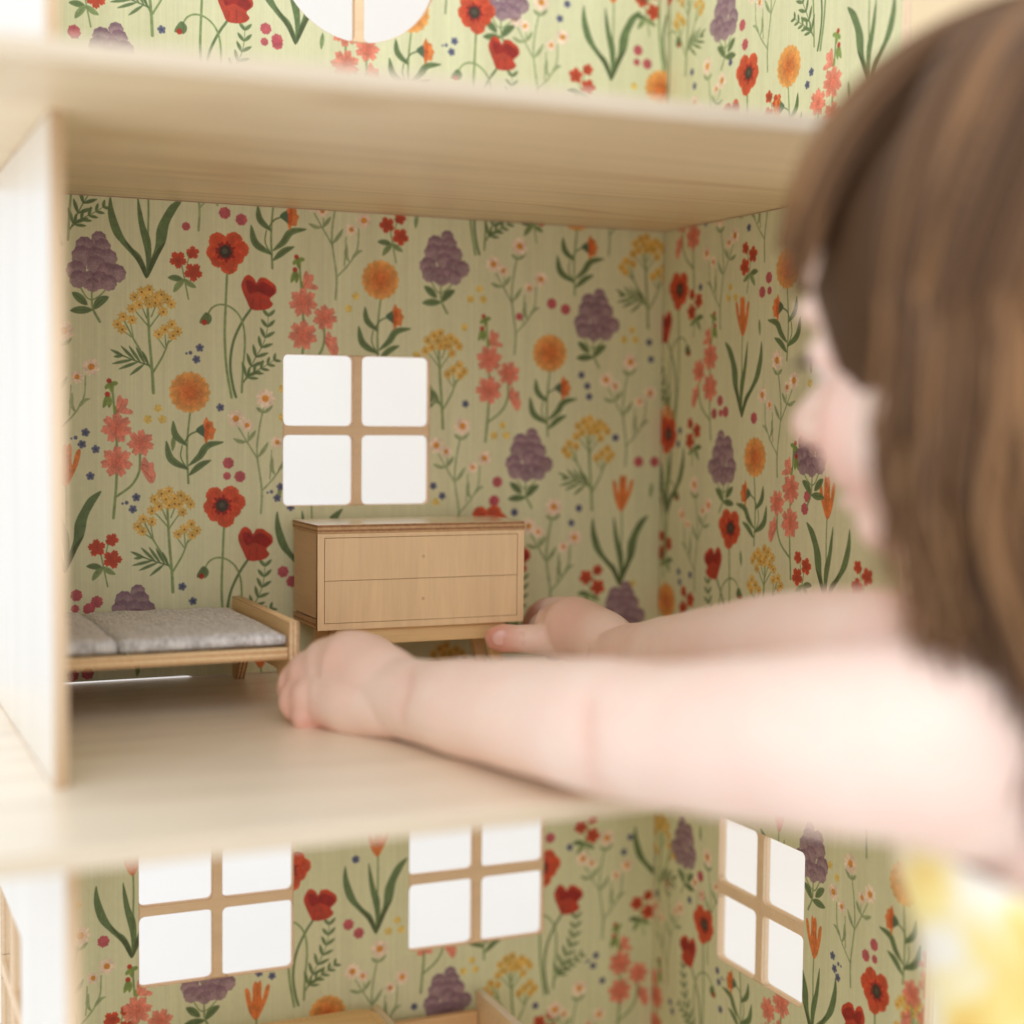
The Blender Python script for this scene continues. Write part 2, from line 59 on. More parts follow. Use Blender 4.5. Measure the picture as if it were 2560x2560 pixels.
class Sheet:
    def __init__(s, u0, z0, w, h, seed, base):
        s.u0, s.z0 = u0, z0
        s.W, s.H = int(w*PPM), int(h*PPM)
        s.rng = np.random.default_rng(seed)
        s.img = np.empty((s.H, s.W, 3), np.float32); s.img[:] = np.array(base, np.float32)/255
        s.mot = (vnoise(s.H, s.W, 2.2, s.rng)*.5+vnoise(s.H, s.W, 9, s.rng)*.5).astype(np.float32)
        s.streak = (np.repeat(vnoise(1, s.W, 1.6, s.rng), s.H, 0)*.5+vnoise(s.H//40+2, s.W, 3, s.rng)[np.minimum(np.arange(s.H)//40, s.H//40+1)]*.5).astype(np.float32)
    def win(s, u0, u1, z0, z1):
        x0 = max(0, int((u0-s.u0)*PPM)-2); x1 = min(s.W, int((u1-s.u0)*PPM)+3)
        y0 = max(0, int((z0-s.z0)*PPM)-2); y1 = min(s.H, int((z1-s.z0)*PPM)+3)
        if x1 <= x0 or y1 <= y0: return None
        X = (np.arange(x0, x1)+.5)/PPM+s.u0; Y = (np.arange(y0, y1)+.5)/PPM+s.z0
        return slice(y0, y1), slice(x0, x1), X[None, :], Y[:, None]
    def put(s, sl, a, col, mott=.16):
        c = np.array(col, np.float32)/255 if max(col) > 1.5 else np.array(col, np.float32)
        m = s.mot[sl][..., None]
        cc = np.clip(c*(1+mott*2*(m-.5)), 0, 1)
        a = (np.clip(a, 0, 1)*(.93+.1*(m[..., 0]-.5)))[..., None]
        s.img[sl] = s.img[sl]*(1-a)+cc*a
    def stroke(s, pts, w0, w1, col, leaf):
        L = smooth_line(pts, 6); mx = max(w0, w1)
        wn = s.win(L[:, 0].min()-mx, L[:, 0].max()+mx, L[:, 1].min()-mx, L[:, 1].max()+mx)
        if wn is None: return
        sy, sx, X, Y = wn
        seg = np.hypot(*(L[1:]-L[:-1]).T); cum = np.r_[0, np.cumsum(seg)]; T = cum[-1]+1e-9
        best = np.full((Y.shape[0], X.shape[1]), -9., np.float32); core = best.copy()
        for i in range(len(L)-1):
            a, b = L[i], L[i+1]; d = b-a; dd = d@d+1e-9
            t = np.clip(((X-a[0])*d[0]+(Y-a[1])*d[1])/dd, 0, 1)
            dist = np.hypot(X-a[0]-t*d[0], Y-a[1]-t*d[1])
            tt = (cum[i]+t*seg[i])/T
            if leaf: hw = .5*max(w0, w1)*np.maximum(.16, np.sin(np.pi*np.clip(tt*.92+.04, 0, 1))**.8)
            else: hw = .5*(w0+(w1-w0)*tt)
            best = np.maximum(best, hw-dist)
            if leaf: core = np.maximum(core, .13*hw-dist)
        s.put((sy, sx), best*PPM+.5, COL[col])
        if leaf and mx > 2.2:
            s.put((sy, sx), (core*PPM+.5)*.45, tuple(v*.72 for v in COL[col]))
    def poly(s, pts, col):
        L = smooth_line(pts, 5, True)
        wn = s.win(L[:, 0].min(), L[:, 0].max(), L[:, 1].min(), L[:, 1].max())
        if wn is None: return
        sy, sx, X, Y = wn
        acc = 0
        for ox in (-.25, .25):
            for oy in (-.25, .25):
                x = X+ox/PPM; y = Y+oy/PPM; ins = np.zeros((Y.shape[0], X.shape[1]), bool)
                for (xa, ya), (xb, yb) in zip(L, np.roll(L, -1, 0)):
                    if ya == yb: continue
                    ins ^= ((ya > y) != (yb > y)) & (x < (xb-xa)*(y-ya)/(yb-ya)+xa)
                acc = acc+ins*.25
        s.put((sy, sx), acc, COL[col])
        if col[:2] == 'g3' or col == 'org':  # drawn grain along the leaf or petal
            st = np.sin(X*7.5+1.6*np.sin(Y*.35+X*.2))**8
            s.put((sy, sx), acc*st*.35, tuple(v*.78 for v in COL[col]))
    def disc(s, kind, c1, c2, x, y, r, k):
        R = r*(1.25 if kind != 'D' else 1.15)+.3
        wn = s.win(x-R, x+R, y-R, y+R)
        if wn is None: return
        sy, sx, X, Y = wn
        d = np.hypot(X-x, Y-y); th = np.arctan2(Y-y, X-x)
        p1, p2 = s.rng.random(2)*6.28
        a = np.array(COL[c1], np.float32)/255; b = np.array(COL[c2], np.float32)/255
        if kind == 'F':    # flower of k petals
            lob = np.abs(np.cos(k*.5*(th-p1)))
            rr = r*(.52+.48*lob**.45)*(1+.06*np.sin(17*th+p2))
            s.put((sy, sx), (rr-d)*PPM+.5, a*255)
            if c1 == 'pet':
                s.put((sy, sx), ((rr-d)*PPM+.5).clip(0, 1)*.25*(1-lob**.3), (205,170,150))
            elif r > 3:
                ln = np.abs(np.sin(k*1.5*(th-p2)))**9*np.clip(1.05-d/r, 0, 1)
                s.put((sy, sx), (((rr-d)*PPM+.5).clip(0, 1))*(np.clip(.95-d/(r*.9), 0, 1)*.55+ln*.6), b*255)
            else:
                s.put((sy, sx), ((r*.42-d)*PPM+.5).clip(0, 1)*.8, b*255)
        elif kind == 'Q':  # shaggy round bloom
            rr = r*(.96+.07*np.sin(46*th+p1)*np.sin(29*th+p2))
            al = ((rr-d)*PPM+.5).clip(0, 1)
            s.put((sy, sx), al, a*255)
            ray = .5+.5*np.sin(70*th+5*np.sin(d*1.3))
            s.put((sy, sx), al*np.clip(1.25-d/(r*.72), 0, 1)*(.65+.35*ray), b*255)
            s.put((sy, sx), al*ray*.22, (205,120,52))
        elif kind == 'L':  # stippled lilac floret
            al = ((r*(1+k*.4*np.sin(9*th+p1))-d)*PPM+.5).clip(0, 1)
            s.put((sy, sx), al, a*255)
            n = s.mot[sy, sx]
            crescent = np.clip((Y-y)/r*1.2+d/r*.8-.45, 0, 1)
            sp = (s.rng.random(n.shape) > .72)
            s.put((sy, sx), al*np.clip(crescent*.62+.34*sp, 0, .95), b*255)
        else:
            rr = r*(1+k*(.5*np.sin(7*th+p1)+.5*np.sin(13*th+p2)))
            al = ((rr-d)*PPM+.5).clip(0, 1)
            s.put((sy, sx), al, a*255)
            if c1 != c2: s.put((sy, sx), al*np.clip((d/r-.5)*1.7, 0, 1)*.6, b*255)
    def motif(s, name, u, z):
        for q in MOTIFS[name]:
            if q[0] == 'S':
                P = np.array(q[4]).reshape(-1, 2)+(u, z); s.stroke(P, q[2], q[3], q[1], q[5])
            elif q[0] == 'P': s.poly(np.array(q[2]).reshape(-1, 2)+(u, z), q[1])
            else: s.disc(q[0], q[1], q[2], u+q[3], z+q[4], q[5], q[6])
    def finish(s):
        im = s.img*(1+.05*(s.streak-.5)[..., None]+.03*(s.mot-.5)[..., None])
        return np.clip(im, 0, 1)
def paint(u0, w, table, seed):
    sh = Sheet(u0, -290, w, 770, seed, (219,219,182))
    for name in ('blue1','yellow1','berry1','leaflet','blue','yellow','berry','berry2','sprig','daisy','yarrow','tulip','lilac','pom','poppy','holly'):
        for u, z in table.get(name, []): sh.motif(name, u, z)
    return sh.finish()
# ------------------------------------------------------------------ helpers
def cam(x, y, d):
    "point seen at (x, y) of a 1932 px wide picture, d metres along the view axis"
    k = 1932/2560*3960.2
    return CAM_C+CAM_R*((x-966)/k*d)+CAM_U*(-(y-966)/k*d)+CAM_F*d
def lin(c): return tuple(((v/255)/12.92 if v <= 10 else (((v/255)+.055)/1.055)**2.4) for v in c)+(1,)
class NT:
    def __init__(s, name):
        s.m = bpy.data.materials.new(name); s.m.use_nodes = True; s.t = s.m.node_tree; s.n = s.t.nodes; s.n.clear()
        s.out = s.n.new('ShaderNodeOutputMaterial'); s.b = s.n.new('ShaderNodeBsdfPrincipled'); s.t.links.new(s.b.outputs[0], s.out.inputs[0])
    def new(s, typ, **k):
        n = s.n.new('ShaderNode'+typ)
        for a, v in k.items(): setattr(n, a, v)
        return n
    def link(s, a, b): s.t.links.new(a, b)
    def set(s, **k):
        for a, v in k.items(): s.b.inputs[a.replace('_', ' ')].default_value = v
        return s
    def coord(s, scale=(1, 1, 1), kind='Object'):
        t = s.new('TexCoord'); mp = s.new('Mapping'); mp.inputs['Scale'].default_value = scale; s.link(t.outputs[kind], mp.inputs[0]); return mp.outputs[0]
    def noise(s, co, scale, detail=3, rough=.55, dist=0):
        n = s.new('TexNoise'); n.inputs['Scale'].default_value = scale; n.inputs['Detail'].default_value = detail
        n.inputs['Roughness'].default_value = rough; n.inputs['Distortion'].default_value = dist; s.link(co, n.inputs[0]); return n.outputs[0]
    def ramp(s, fac, stops, interp='LINEAR'):
        r = s.new('ValToRGB'); r.color_ramp.interpolation = interp; e = r.color_ramp.elements
        while len(e) < len(stops): e.new(.5)
        for el, (p, c) in zip(e, stops): el.position = p; el.color = c if hasattr(c, '__len__') else (c, c, c, 1)
        s.link(fac, r.inputs[0]); return r.outputs[0]
    def math(s, op, a, b=None):
        n = s.new('Math', operation=op)
        for i, v in enumerate((a, b)):
            if v is None: continue
            if hasattr(v, 'node'): s.link(v, n.inputs[i])
            else: n.inputs[i].default_value = v
        return n.outputs[0]
    def mix(s, fac, a, b, mode='MIX'):
        n = s.new('Mix', data_type='RGBA', blend_type=mode)
        for sock, v in ((n.inputs[0], fac), (n.inputs[6], a), (n.inputs[7], b)):
            if hasattr(v, 'node'): s.link(v, sock)
            else: sock.default_value = v
        return n.outputs[2]
    def bump(s, h, strength, dist=.001):
        b = s.new('Bump'); b.inputs['Strength'].default_value = strength; b.inputs['Distance'].default_value = dist
        s.link(h, b.inputs['Height']); s.link(b.outputs[0], s.b.inputs['Normal'])
    def color(s, c): s.link(c, s.b.inputs['Base Color'])
def wood(name, base, grain='x', rough=.42, line=.16, freq=1.0, coat=0):
    k = NT(name); g = {'x': (5, 60, 60), 'y': (60, 5, 60), 'z': (60, 60, 5)}[grain]; g = tuple(v*freq for v in g)
    co = k.coord(g)
    n1 = k.noise(co, 1.0, 4, .6, .3)
    fine = k.noise(k.coord(tuple(v*6 for v in g)), 1.0, 2, .7)
    contour = k.noise(k.coord(tuple(v*.20 for v in g)), 1.0, 2, .45, .6)
    band = k.math('FRACT', k.math('MULTIPLY', contour, 13))
    ln = k.ramp(band, [(0, 1), (.10, .25), (.24, 0), (.86, 0), (1, 1)])
    b = Vector(base[:3])
    c = k.ramp(n1, [(.25, tuple(b*.91)+(1,)), (.75, tuple(Vector((min(1, v*1.06) for v in b)))+(1,))])
    c = k.mix(k.math('MULTIPLY', k.ramp(fine, [(.35, 1), (.6, 0)]), .16), c, tuple(Vector((b[0]*.78, b[1]*.72, b[2]*.64)))+(1,))
    c = k.mix(k.math('MULTIPLY', ln, line), c, (b[0]*.62, b[1]*.48, b[2]*.33, 1))
    k.color(c); k.set(Roughness=rough, Specular_IOR_Level=.5, Coat_Weight=coat, Coat_Roughness=.28)
    k.bump(fine, .10, .0004); return k.m
def ply(name, axis, period, off=0, light=(206,168,122), dark=(142,98,64)):
    k = NT(name); t = k.new('TexCoord'); sp = k.new('SeparateXYZ'); k.link(t.outputs['Object'], sp.inputs[0])
    v = k.math('FRACT', k.math('ADD', k.math('DIVIDE', sp.outputs['XYZ'.index(axis)], period), off))
    n = k.noise(k.coord((40, 40, 40)), 12, 3)
    c = k.ramp(v, [(0, lin(light)), (.42, lin(light)), (.52, lin(dark)), (.90, lin(dark)), (1, lin(light))])
    c = k.mix(.35, c, k.ramp(n, [(.3, lin(dark)), (.7, lin(light))]))
    k.color(c); k.set(Roughness=.6); return k.m
def link(name, me, mats, parent=None):
    if not isinstance(mats, (list, tuple)): mats = [mats]
    for mt in mats: me.materials.append(mt)
    o = bpy.data.objects.new(name, me); COLL.objects.link(o)
    if parent is not None: o.parent = parent
    return o
def world_loc(o):
    v = Vector()
    while o is not None: v += o.location; o = o.parent
    return v
def part(name, bm, mats, parent=None, smooth=False):
    "bm is in world coordinates; the object sits on its parent's base"
    if parent is not None: bmesh.ops.translate(bm, verts=bm.verts, vec=-world_loc(parent))
    bmesh.ops.recalc_face_normals(bm, faces=bm.faces)
    me = bpy.data.meshes.new(name); bm.to_mesh(me); bm.free()
    if smooth:
        for f in me.polygons: f.use_smooth = True
    return link(name, me, mats, parent)
def thing(name, label, cat, loc, group=None):
    o = bpy.data.objects.new(name, None); COLL.objects.link(o); o.location = loc; o.empty_display_size = .02
    o['label'] = label; o['category'] = cat
    if group: o['group'] = group
    return o
def box(bm, lo, hi, bev=.0004, mat=0, seg=2):
    r = bmesh.ops.create_cube(bm, size=1)['verts']
    for v in r:
        v.co = Vector((lo[i]+(v.co[i]+.5)*(hi[i]-lo[i]) for i in range(3)))
    fs = {f for v in r for f in v.link_faces}
    for f in fs: f.material_index = mat
    if bev:
        es = list({e for v in r for e in v.link_edges})
        bmesh.ops.bevel(bm, geom=es, offset=bev, segments=seg, affect='EDGES', profile=.5, clamp_overlap=True)
    return bm
def boxes(*L, bev=.0004):
    bm = bmesh.new()
    for lo, hi in L: box(bm, lo, hi, bev)
    return bm
def rrect(x0, x1, y0, y1, r, n=6):
    P = []
    for cx, cy, a in ((x1-r, y1-r, 0), (x0+r, y1-r, 90), (x0+r, y0+r, 180), (x1-r, y0+r, 270)):
        for i in range(n+1):
            t = math.radians(a+90*i/n); P.append((cx+r*math.cos(t), cy+r*math.sin(t)))
    return P
def plate(name, loops, thick, place, bevel=.0003):
    """flat board with openings: outer loop first, then holes, in its own plane; place maps (u, v, w) to the world, w = 0..thick"""
    cu = bpy.data.curves.new(name, 'CURVE'); cu.dimensions = '2D'; cu.fill_mode = 'BOTH'; S = 1000
    cu.extrude = (thick/2-bevel)*S; cu.bevel_depth = bevel*S; cu.bevel_resolution = 1; cu.offset = -bevel*S
    for L in loops:
        sp = cu.splines.new('POLY'); sp.points.add(len(L)-1); sp.use_cyclic_u = True
        for p, q in zip(sp.points, L): p.co = (q[0]*S, q[1]*S, 0, 1)
    o = bpy.data.objects.new(name, cu); COLL.objects.link(o)
    bpy.context.view_layer.update()
    me = bpy.data.meshes.new_from_object(o.evaluated_get(bpy.context.evaluated_depsgraph_get()))
    bpy.data.objects.remove(o); bpy.data.curves.remove(cu)
    bm = bmesh.new(); bm.from_mesh(me); bpy.data.meshes.remove(me)
    bmesh.ops.remove_doubles(bm, verts=bm.verts, dist=.001)
    for f in bm.faces:
        z = [v.co.z for v in f.verts]
        f.material_index = 1 if max(z) < -thick/2*S+.01 else 2 if min(z) > thick/2*S-.01 else 0   # 0 edge, 1 inner side, 2 outer side
    for v in bm.verts: v.co = Vector(place(v.co.x/S, v.co.y/S, v.co.z/S+thick/2))
    bmesh.ops.recalc_face_normals(bm, faces=bm.faces)
    return bm
def by_normal(bm, n, idx, lim=.9, both=False):
    for f in bm.faces:
        d = f.normal.dot(Vector(n))
        if d > lim or (both and d < -lim): f.material_index = idx
    return bm
def tube(bm, pts, n=20, sub=5, caps=True):
    "closed tube through (position, radius) points, round ends"
    P = [Vector(p[0]) for p in pts]; R = [p[1] for p in pts]
    Q = [2*P[0]-P[1]]+P+[2*P[-1]-P[-2]]; C = []; RR = []
    for i in range(len(P)-1):
        for k in range(sub):
            t = k/sub; a, b, c, d = Q[i:i+4]
            C.append(.5*((2*b)+(c-a)*t+(2*a-5*b+4*c-d)*t*t+(3*b-a-3*c+d)*t**3)); s = t*t*(3-2*t); RR.append(R[i]*(1-s)+R[i+1]*s)
    C.append(P[-1]); RR.append(R[-1])
    # round ends
    d0 = (C[0]-C[1]).normalized(); d1 = (C[-1]-C[-2]).normalized()
    pre = [(C[0]+d0*RR[0]*math.sin(a), RR[0]*math.cos(a)) for a in (1.45, 1.1, .7, .35)]
    post = [(C[-1]+d1*RR[-1]*math.sin(a), RR[-1]*math.cos(a)) for a in (.35, .7, 1.1, 1.45)]
    seq = pre+list(zip(C, RR))+post if caps else list(zip(C, RR))
    up = Vector((0, 0, 1)); rings = []
    x = None
    for i, (c, r) in enumerate(seq):
        tdir = (seq[min(i+1, len(seq)-1)][0]-seq[max(i-1, 0)][0]).normalized()
        if x is None:
            x = tdir.cross(up)
            if x.length < .1: x = tdir.cross(Vector((1, 0, 0)))
        x = (x-tdir*x.dot(tdir)).normalized(); y = tdir.cross(x)
        rings.append([bm.verts.new(c+(x*math.cos(6.28319*j/n)+y*math.sin(6.28319*j/n))*r) for j in range(n)])
    for a, b in zip(rings, rings[1:]):
        for j in range(n): bm.faces.new((a[j], a[(j+1) % n], b[(j+1) % n], b[j]))
    bm.faces.new(rings[0][::-1]); bm.faces.new(rings[-1])
    return rings
def ball(bm, c, r, M=None, sub=3):
    v = bmesh.ops.create_icosphere(bm, subdivisions=sub, radius=1)['verts']
    r = Vector(r) if hasattr(r, '__len__') else Vector((r, r, r))
    for q in v:
        p = Vector((q.co.x*r.x, q.co.y*r.y, q.co.z*r.z))
        q.co = (M @ p if M is not None else p)+Vector(c)
    return v
def disc_bm(c, n, r, h, seg=16):
    bm = bmesh.new(); n = Vector(n).normalized(); q = n.to_track_quat('Z', 'Y').to_matrix()
    tops = []
    for rr, hh in ((r, 0), (r, h*.6), (r*.75, h)):
        tops.append([bm.verts.new(Vector(c)+q @ Vector((rr*math.cos(6.28319*i/seg), rr*math.sin(6.28319*i/seg), hh))) for i in range(seg)])
    for a, b in zip(tops, tops[1:]):
        for i in range(seg): bm.faces.new((a[i], a[(i+1) % seg], b[(i+1) % seg], b[i]))
    bm.faces.new(tops[-1]); bm.faces.new(tops[0][::-1]); return bm

# ------------------------------------------------------------------ materials
BIRCH = lin((240,219,182)); BIRCH2 = lin((228,198,154))
m_board = wood('birch_board', BIRCH, 'x', .46, .48, .8, .12)
m_top_lit = wood('birch_board_lit', lin((241,230,211)), 'x', .38, .20, .8, .5)  # same birch as the board, top coloured paler to stand for bright light
m_side = wood('birch_side', lin((240,236,229)), 'z', .34, .02, 1, .6)
m_front = wood('birch_front', lin((236,206,164)), 'z', .5, .05, 1.6)
m_case = wood('birch_case', lin((214,180,140)), 'y', .5, .08, 1.6)
m_pine = wood('pine_strip', lin((226,192,140)), 'x', .5, .12, 2)
m_pine_y = wood('pine_strip_deep', lin((226,192,140)), 'y', .5, .12, 2)
m_muntin = wood('raw_plywood', lin((240,210,174)), 'x', .6, .05)
m_edge_z = ply('ply_edge_level', 'Z', .0026); m_edge_x = ply('ply_edge_upright', 'X', .0024); m_edge_y = ply('ply_edge_deep', 'Y', .0024, .2, (224,190,150), (196,152,112))
m_edge_wall = ply('ply_edge_side_wall', 'X', .0027, .1, (234,212,182), (218,188,154))
m_edge_pale = wood('pale_board_edge', lin((216,200,176)), 'x', .45, .05)
m_pilot = NT('faint_burn').set(Base_Color=lin((186,148,106)), Roughness=.8).m
m_groove = NT('scorched_groove').set(Base_Color=lin((140,98,58)), Roughness=.8).m
BASE = (-.21, -.12, -.300)     # where the dollhouse's own origin stands
def paper(name, img, ui, u0, w):
    "the printed side of a wall board: the picture painted above, over faint upright wood grain"
    k = NT(name); t = k.new('TexCoord'); sp = k.new('SeparateXYZ'); k.link(t.outputs['Object'], sp.inputs[0])
    u = k.math('DIVIDE', k.math('SUBTRACT', sp.outputs[ui], u0-BASE[ui]), w); v = k.math('DIVIDE', k.math('SUBTRACT', sp.outputs[2], -.290-BASE[2]), .770)
    cb = k.new('CombineXYZ'); k.link(u, cb.inputs[0]); k.link(v, cb.inputs[1])
    im = k.new('TexImage', image=img, extension='EXTEND', interpolation='Cubic'); k.link(cb.outputs[0], im.inputs[0])
    g = k.noise(k.coord((70, 70, 4)), 1.0, 3, .6)
    c = k.mix(.10, im.outputs[0], k.ramp(g, [(.35, lin((150,128,88))), (.65, (1, 1, 1, 1))]), 'MULTIPLY')
    k.color(c); k.set(Roughness=.55, Specular_IOR_Level=.35); return k.m
def image(name, arr):
    h, w = arr.shape[:2]; im = bpy.data.images.new(name, w, h)
    px = np.ones((h, w, 4), np.float32); px[..., :3] = arr; im.pixels.foreach_set(px.ravel()); im.update(); return im
m_paper_back = paper('floral_print_back', image('print_back', paint(-424, 424, BACK, 3)), 0, -.424, .424)
m_paper_side = paper('floral_print_side', image('print_side', paint(-292, 292, RIGHT, 5)), 1, -.292, .292)

# ------------------------------------------------------------------ the room: just floor and walls behind
k = NT('white_floor_paint'); n = k.noise(k.coord((3, 3, 3)), 2, 3); k.color(k.ramp(n, [(.3, lin((228,229,231))), (.7, lin((232,233,235)))])); k.set(Roughness=.45); m_floor = k.m
k = NT('white_wall_paint'); n = k.noise(k.coord((3, 3, 3)), 2, 3); k.color(k.ramp(n, [(.3, lin((232,233,235))), (.7, lin((235,236,238)))])); k.set(Roughness=.7); m_white = k.m
k = NT('beige_wall_paint'); n = k.noise(k.coord((3, 3, 3)), 2, 3); k.color(k.ramp(n, [(.3, lin((234,210,172))), (.7, lin((237,214,177)))])); k.set(Roughness=.7); m_beige = k.m
o = part('floor', boxes(((-2.6, -1.6, -.36), (.9, 1.6, -.300)), bev=0), m_floor); o['kind'] = 'structure'
o = part('back_wall_of_room', boxes(((-2.6, 1.6, -.36), (.9, 1.66, 2.2)), bev=0), m_white); o['kind'] = 'structure'
o = part('side_wall_of_room', boxes(((.9, -.2, -.36), (.96, 1.66, 2.2)), bev=0), m_beige); o['kind'] = 'structure'

# ------------------------------------------------------------------ the dollhouse
XL, XLo, T = -.4236, -.4296, .0055     # inner and outer face of the left wall, board thickness
SL = .008; FRONT = -.352
house = thing('dollhouse', 'pale wooden open-fronted dollhouse lined with floral wallpaper, white light in its windows', 'dollhouse', BASE)
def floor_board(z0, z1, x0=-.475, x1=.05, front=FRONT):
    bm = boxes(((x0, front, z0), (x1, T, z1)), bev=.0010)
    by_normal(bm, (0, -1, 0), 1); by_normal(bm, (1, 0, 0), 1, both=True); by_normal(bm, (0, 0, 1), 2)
    return part('floor_board', bm, [m_board, m_edge_pale, m_top_lit], house)
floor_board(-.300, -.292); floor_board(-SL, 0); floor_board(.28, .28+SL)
WIN = .0939; WH = .0912; PR = .0033
def cross(cx, cy, hw, hh, bar, r):
    "outline of a glazing cross whose arms flare where they meet the opening"
    w, h = hw-.0001, hh-.0001
    quad = [(cx+bar+r, cy+h)]+[(cx+bar+r-r*math.sin(t), cy+h-r+r*math.cos(t)) for t in (0, .4, .8, 1.2, 1.5708)]
    quad += [(cx+bar+r-r*math.cos(t), cy+bar+r-r*math.sin(t)) for t in (0, .4, .8, 1.2, 1.5708)]
    quad += [(cx+w-r+r*math.sin(t), cy+bar+r-r*math.cos(t)) for t in (0, .4, .8, 1.2, 1.5708)]
    q1 = quad[1:]                                   # upper right pane, from the top arm round to the right arm
    m = lambda L, sx, sy: [(cx+sx*(x-cx), cy+sy*(y-cy)) for x, y in L]
    return q1+m(q1, 1, -1)[::-1]+m(q1, -1, -1)+m(q1, -1, 1)[::-1]
def window_square(u0, v0, w, h, bar, holes, frames):
    holes.append(rrect(u0, u0+w, v0, v0+h, PR))
    frames.append([cross(u0+w/2, v0+h/2, w/2, h/2, bar, PR)])
def round_window(cx, cy, r, bar, holes, frames):
    holes.append([(cx+r*math.cos(6.28319*i/72), cy+r*math.sin(6.28319*i/72)) for i in range(72)])
    q = r-.0001; f = .0032; e = math.sqrt(q*q-(bar+f)**2)
    q1 = [(cx+bar+f, cy+e)]+[(cx+bar+f-f*math.sin(t), cy+e-f*.9+f*math.cos(t)*.9) for t in (.5, 1, 1.5708)]
    q1 += [(cx+bar+f-f*math.cos(t), cy+bar+f-f*math.sin(t)) for t in (0, .5, 1, 1.5708)]
    q1 += [(cx+e-f*.9+f*.9*math.cos(t), cy+bar+f-f*math.sin(t)) for t in (1.5708, 1, .5)]+[(cx+e, cy+bar+f)]
    m = lambda L, sx, sy: [(cx+sx*(x-cx), cy+sy*(y-cy)) for x, y in L]
    frames.append([q1+[(cx+q, cy)]+m(q1, 1, -1)[::-1]+[(cx, cy-q)]+m(q1, -1, -1)+[(cx-q, cy)]+m(q1, -1, 1)[::-1]+[(cx, cy+q)]])
def wall(name, outer, holes, frames, place, inward, mats, frame_axis_edge, parent=house):
    bm = plate(name, [outer]+holes, T, place)
    w = part(name, bm, mats, parent)
    for L in frames:
        ins = .00025
        bm = plate('window_frame', L, T-2*ins, lambda u, v, q: place(u, v, q+ins))
        part('window_frame', bm, [frame_axis_edge, m_muntin, m_muntin], w)
    return w
place_back = lambda u, v, w: (u, w, v)          # inner face at Y = 0
place_right = lambda u, v, w: (w, u, v)         # inner face at X = 0
place_left = lambda u, v, w: (XL-w*1.09, u, v)
g = .0004
ST = ((-.292, -SL), (0, .28), (.28+SL, .478))
B_mats = [m_edge_y, m_paper_back, m_side]; S_mats = [m_edge_wall, m_paper_side, m_side]
for i, (z0, z1) in enumerate(ST):
    holes, frames = [], []
    z0 += g; z1 -= g
    outer = [(XL+g, z0), (-g, z0), (-g, z1), (XL+g, z1)]
    if i == 0:
        window_square(-.3471, -.1840, WIN, WH, .0030, holes, frames); window_square(-.1773, -.1840, WIN, WH, .0030, holes, frames)
    elif i == 1:
        window_square(-.2599, .1013, WIN, WH, .0028, holes, frames)
        outer = [(XL+g, z0+.0009), (-.318, z0+.0009), (-.314, z0), (-g, z0), (-g, z1), (XL+g, z1)]   # the board stands a hair off the floor at its left end
    else: round_window(-.2130, .4325, .0512, .0030, holes, frames)
    wall('back_wall', outer, holes, frames, place_back, (0, -1, 0), B_mats, m_edge_y)
    d = (-.2855, -.2555, -.2465)[i]
    for side in ('r', 'l'):
        holes, frames = [], []
        if i == 0:
            if side == 'r': window_square(-.0824-WIN, -.1841, WIN, WH, .0036, holes, frames)
            else: window_square(-.1340, -.1920, WIN, WH, .0036, holes, frames)
        outer = [(d, z0), (T if side == 'r' else T, z0), (T, z1), (d, z1)]
        wall('side_wall', outer, holes, frames, place_right if side == 'r' else place_left, (-1, 0, 0) if side == 'r' else (1, 0, 0), S_mats, m_edge_wall)

# ------------------------------------------------------------------ toy dresser
DX0, DX1, DY0, DY1 = -.2563, -.1268, -.0594, -.0080
dresser = thing('toy_dresser', 'light plywood toy dresser with two engraved drawers, under the window', 'dresser', ((DX0+DX1)/2, (DY0+DY1)/2, 0))
bm = boxes(((DX0-.0002, DY0-.0003, .0886), (DX1+.0002, DY1, .0938)), bev=.0005)
by_normal(bm, (0, -1, 0), 1, .7); by_normal(bm, (1, 0, 0), 1, .7, True)
part('top', bm, [wood('birch_dresser_top', lin((232,206,172)), 'x', .2, .06, 1.6, .7), m_edge_z], dresser)
FT = .0034
for x0, x1 in ((DX0+.0008, DX0+.0052), (DX1-.0052, DX1-.0008)):
    part('side_panel', boxes(((x0, DY0+FT+.0001, .0392), (x1, DY1-.0002, .0885))), m_case, dresser)
bm = boxes(((DX0+.0004, DY0+FT+.0003, .0331), (DX1-.0004, DY1-.0002, .0383)), bev=.0005); by_normal(bm, (0, 0, 1), 1, .9, True)
part('bottom_board', bm, [m_edge_z, m_case], dresser)
part('back_panel', boxes(((DX0+.0053, DY1-.0034, .0386), (DX1-.0053, DY1-.0004, .0884))), m_case, dresser)
fx0, fx1, fz0, fz1 = DX0, DX1, .0328, .0885
g0, g1, h0, h1, hm = -.2522, -.1311, .0366, .0862, .0613; gw = .00030
bm = plate('front_frame', [[(fx0, fz0), (fx1, fz0), (fx1, fz1), (fx0, fz1)], [(g0, h0), (g1, h0), (g1, h1), (g0, h1)]], FT, lambda u, v, w: (u, DY0+w, v), .0002)
for f in bm.faces:
    if f.material_index == 2: f.material_index = 1
by_normal(bm, (1, 0, 0), 2, .9, True)
part('front_frame', bm, [m_front, m_front, ply('ply_edge_front', 'Y', .0017, 0, (190,150,104), (96,66,40))], dresser)
part('groove_backing', boxes(((g0-.001, DY0+.0009, h0-.001), (g1+.001, DY0+FT-.0003, h1+.001)), bev=0), m_groove, dresser)
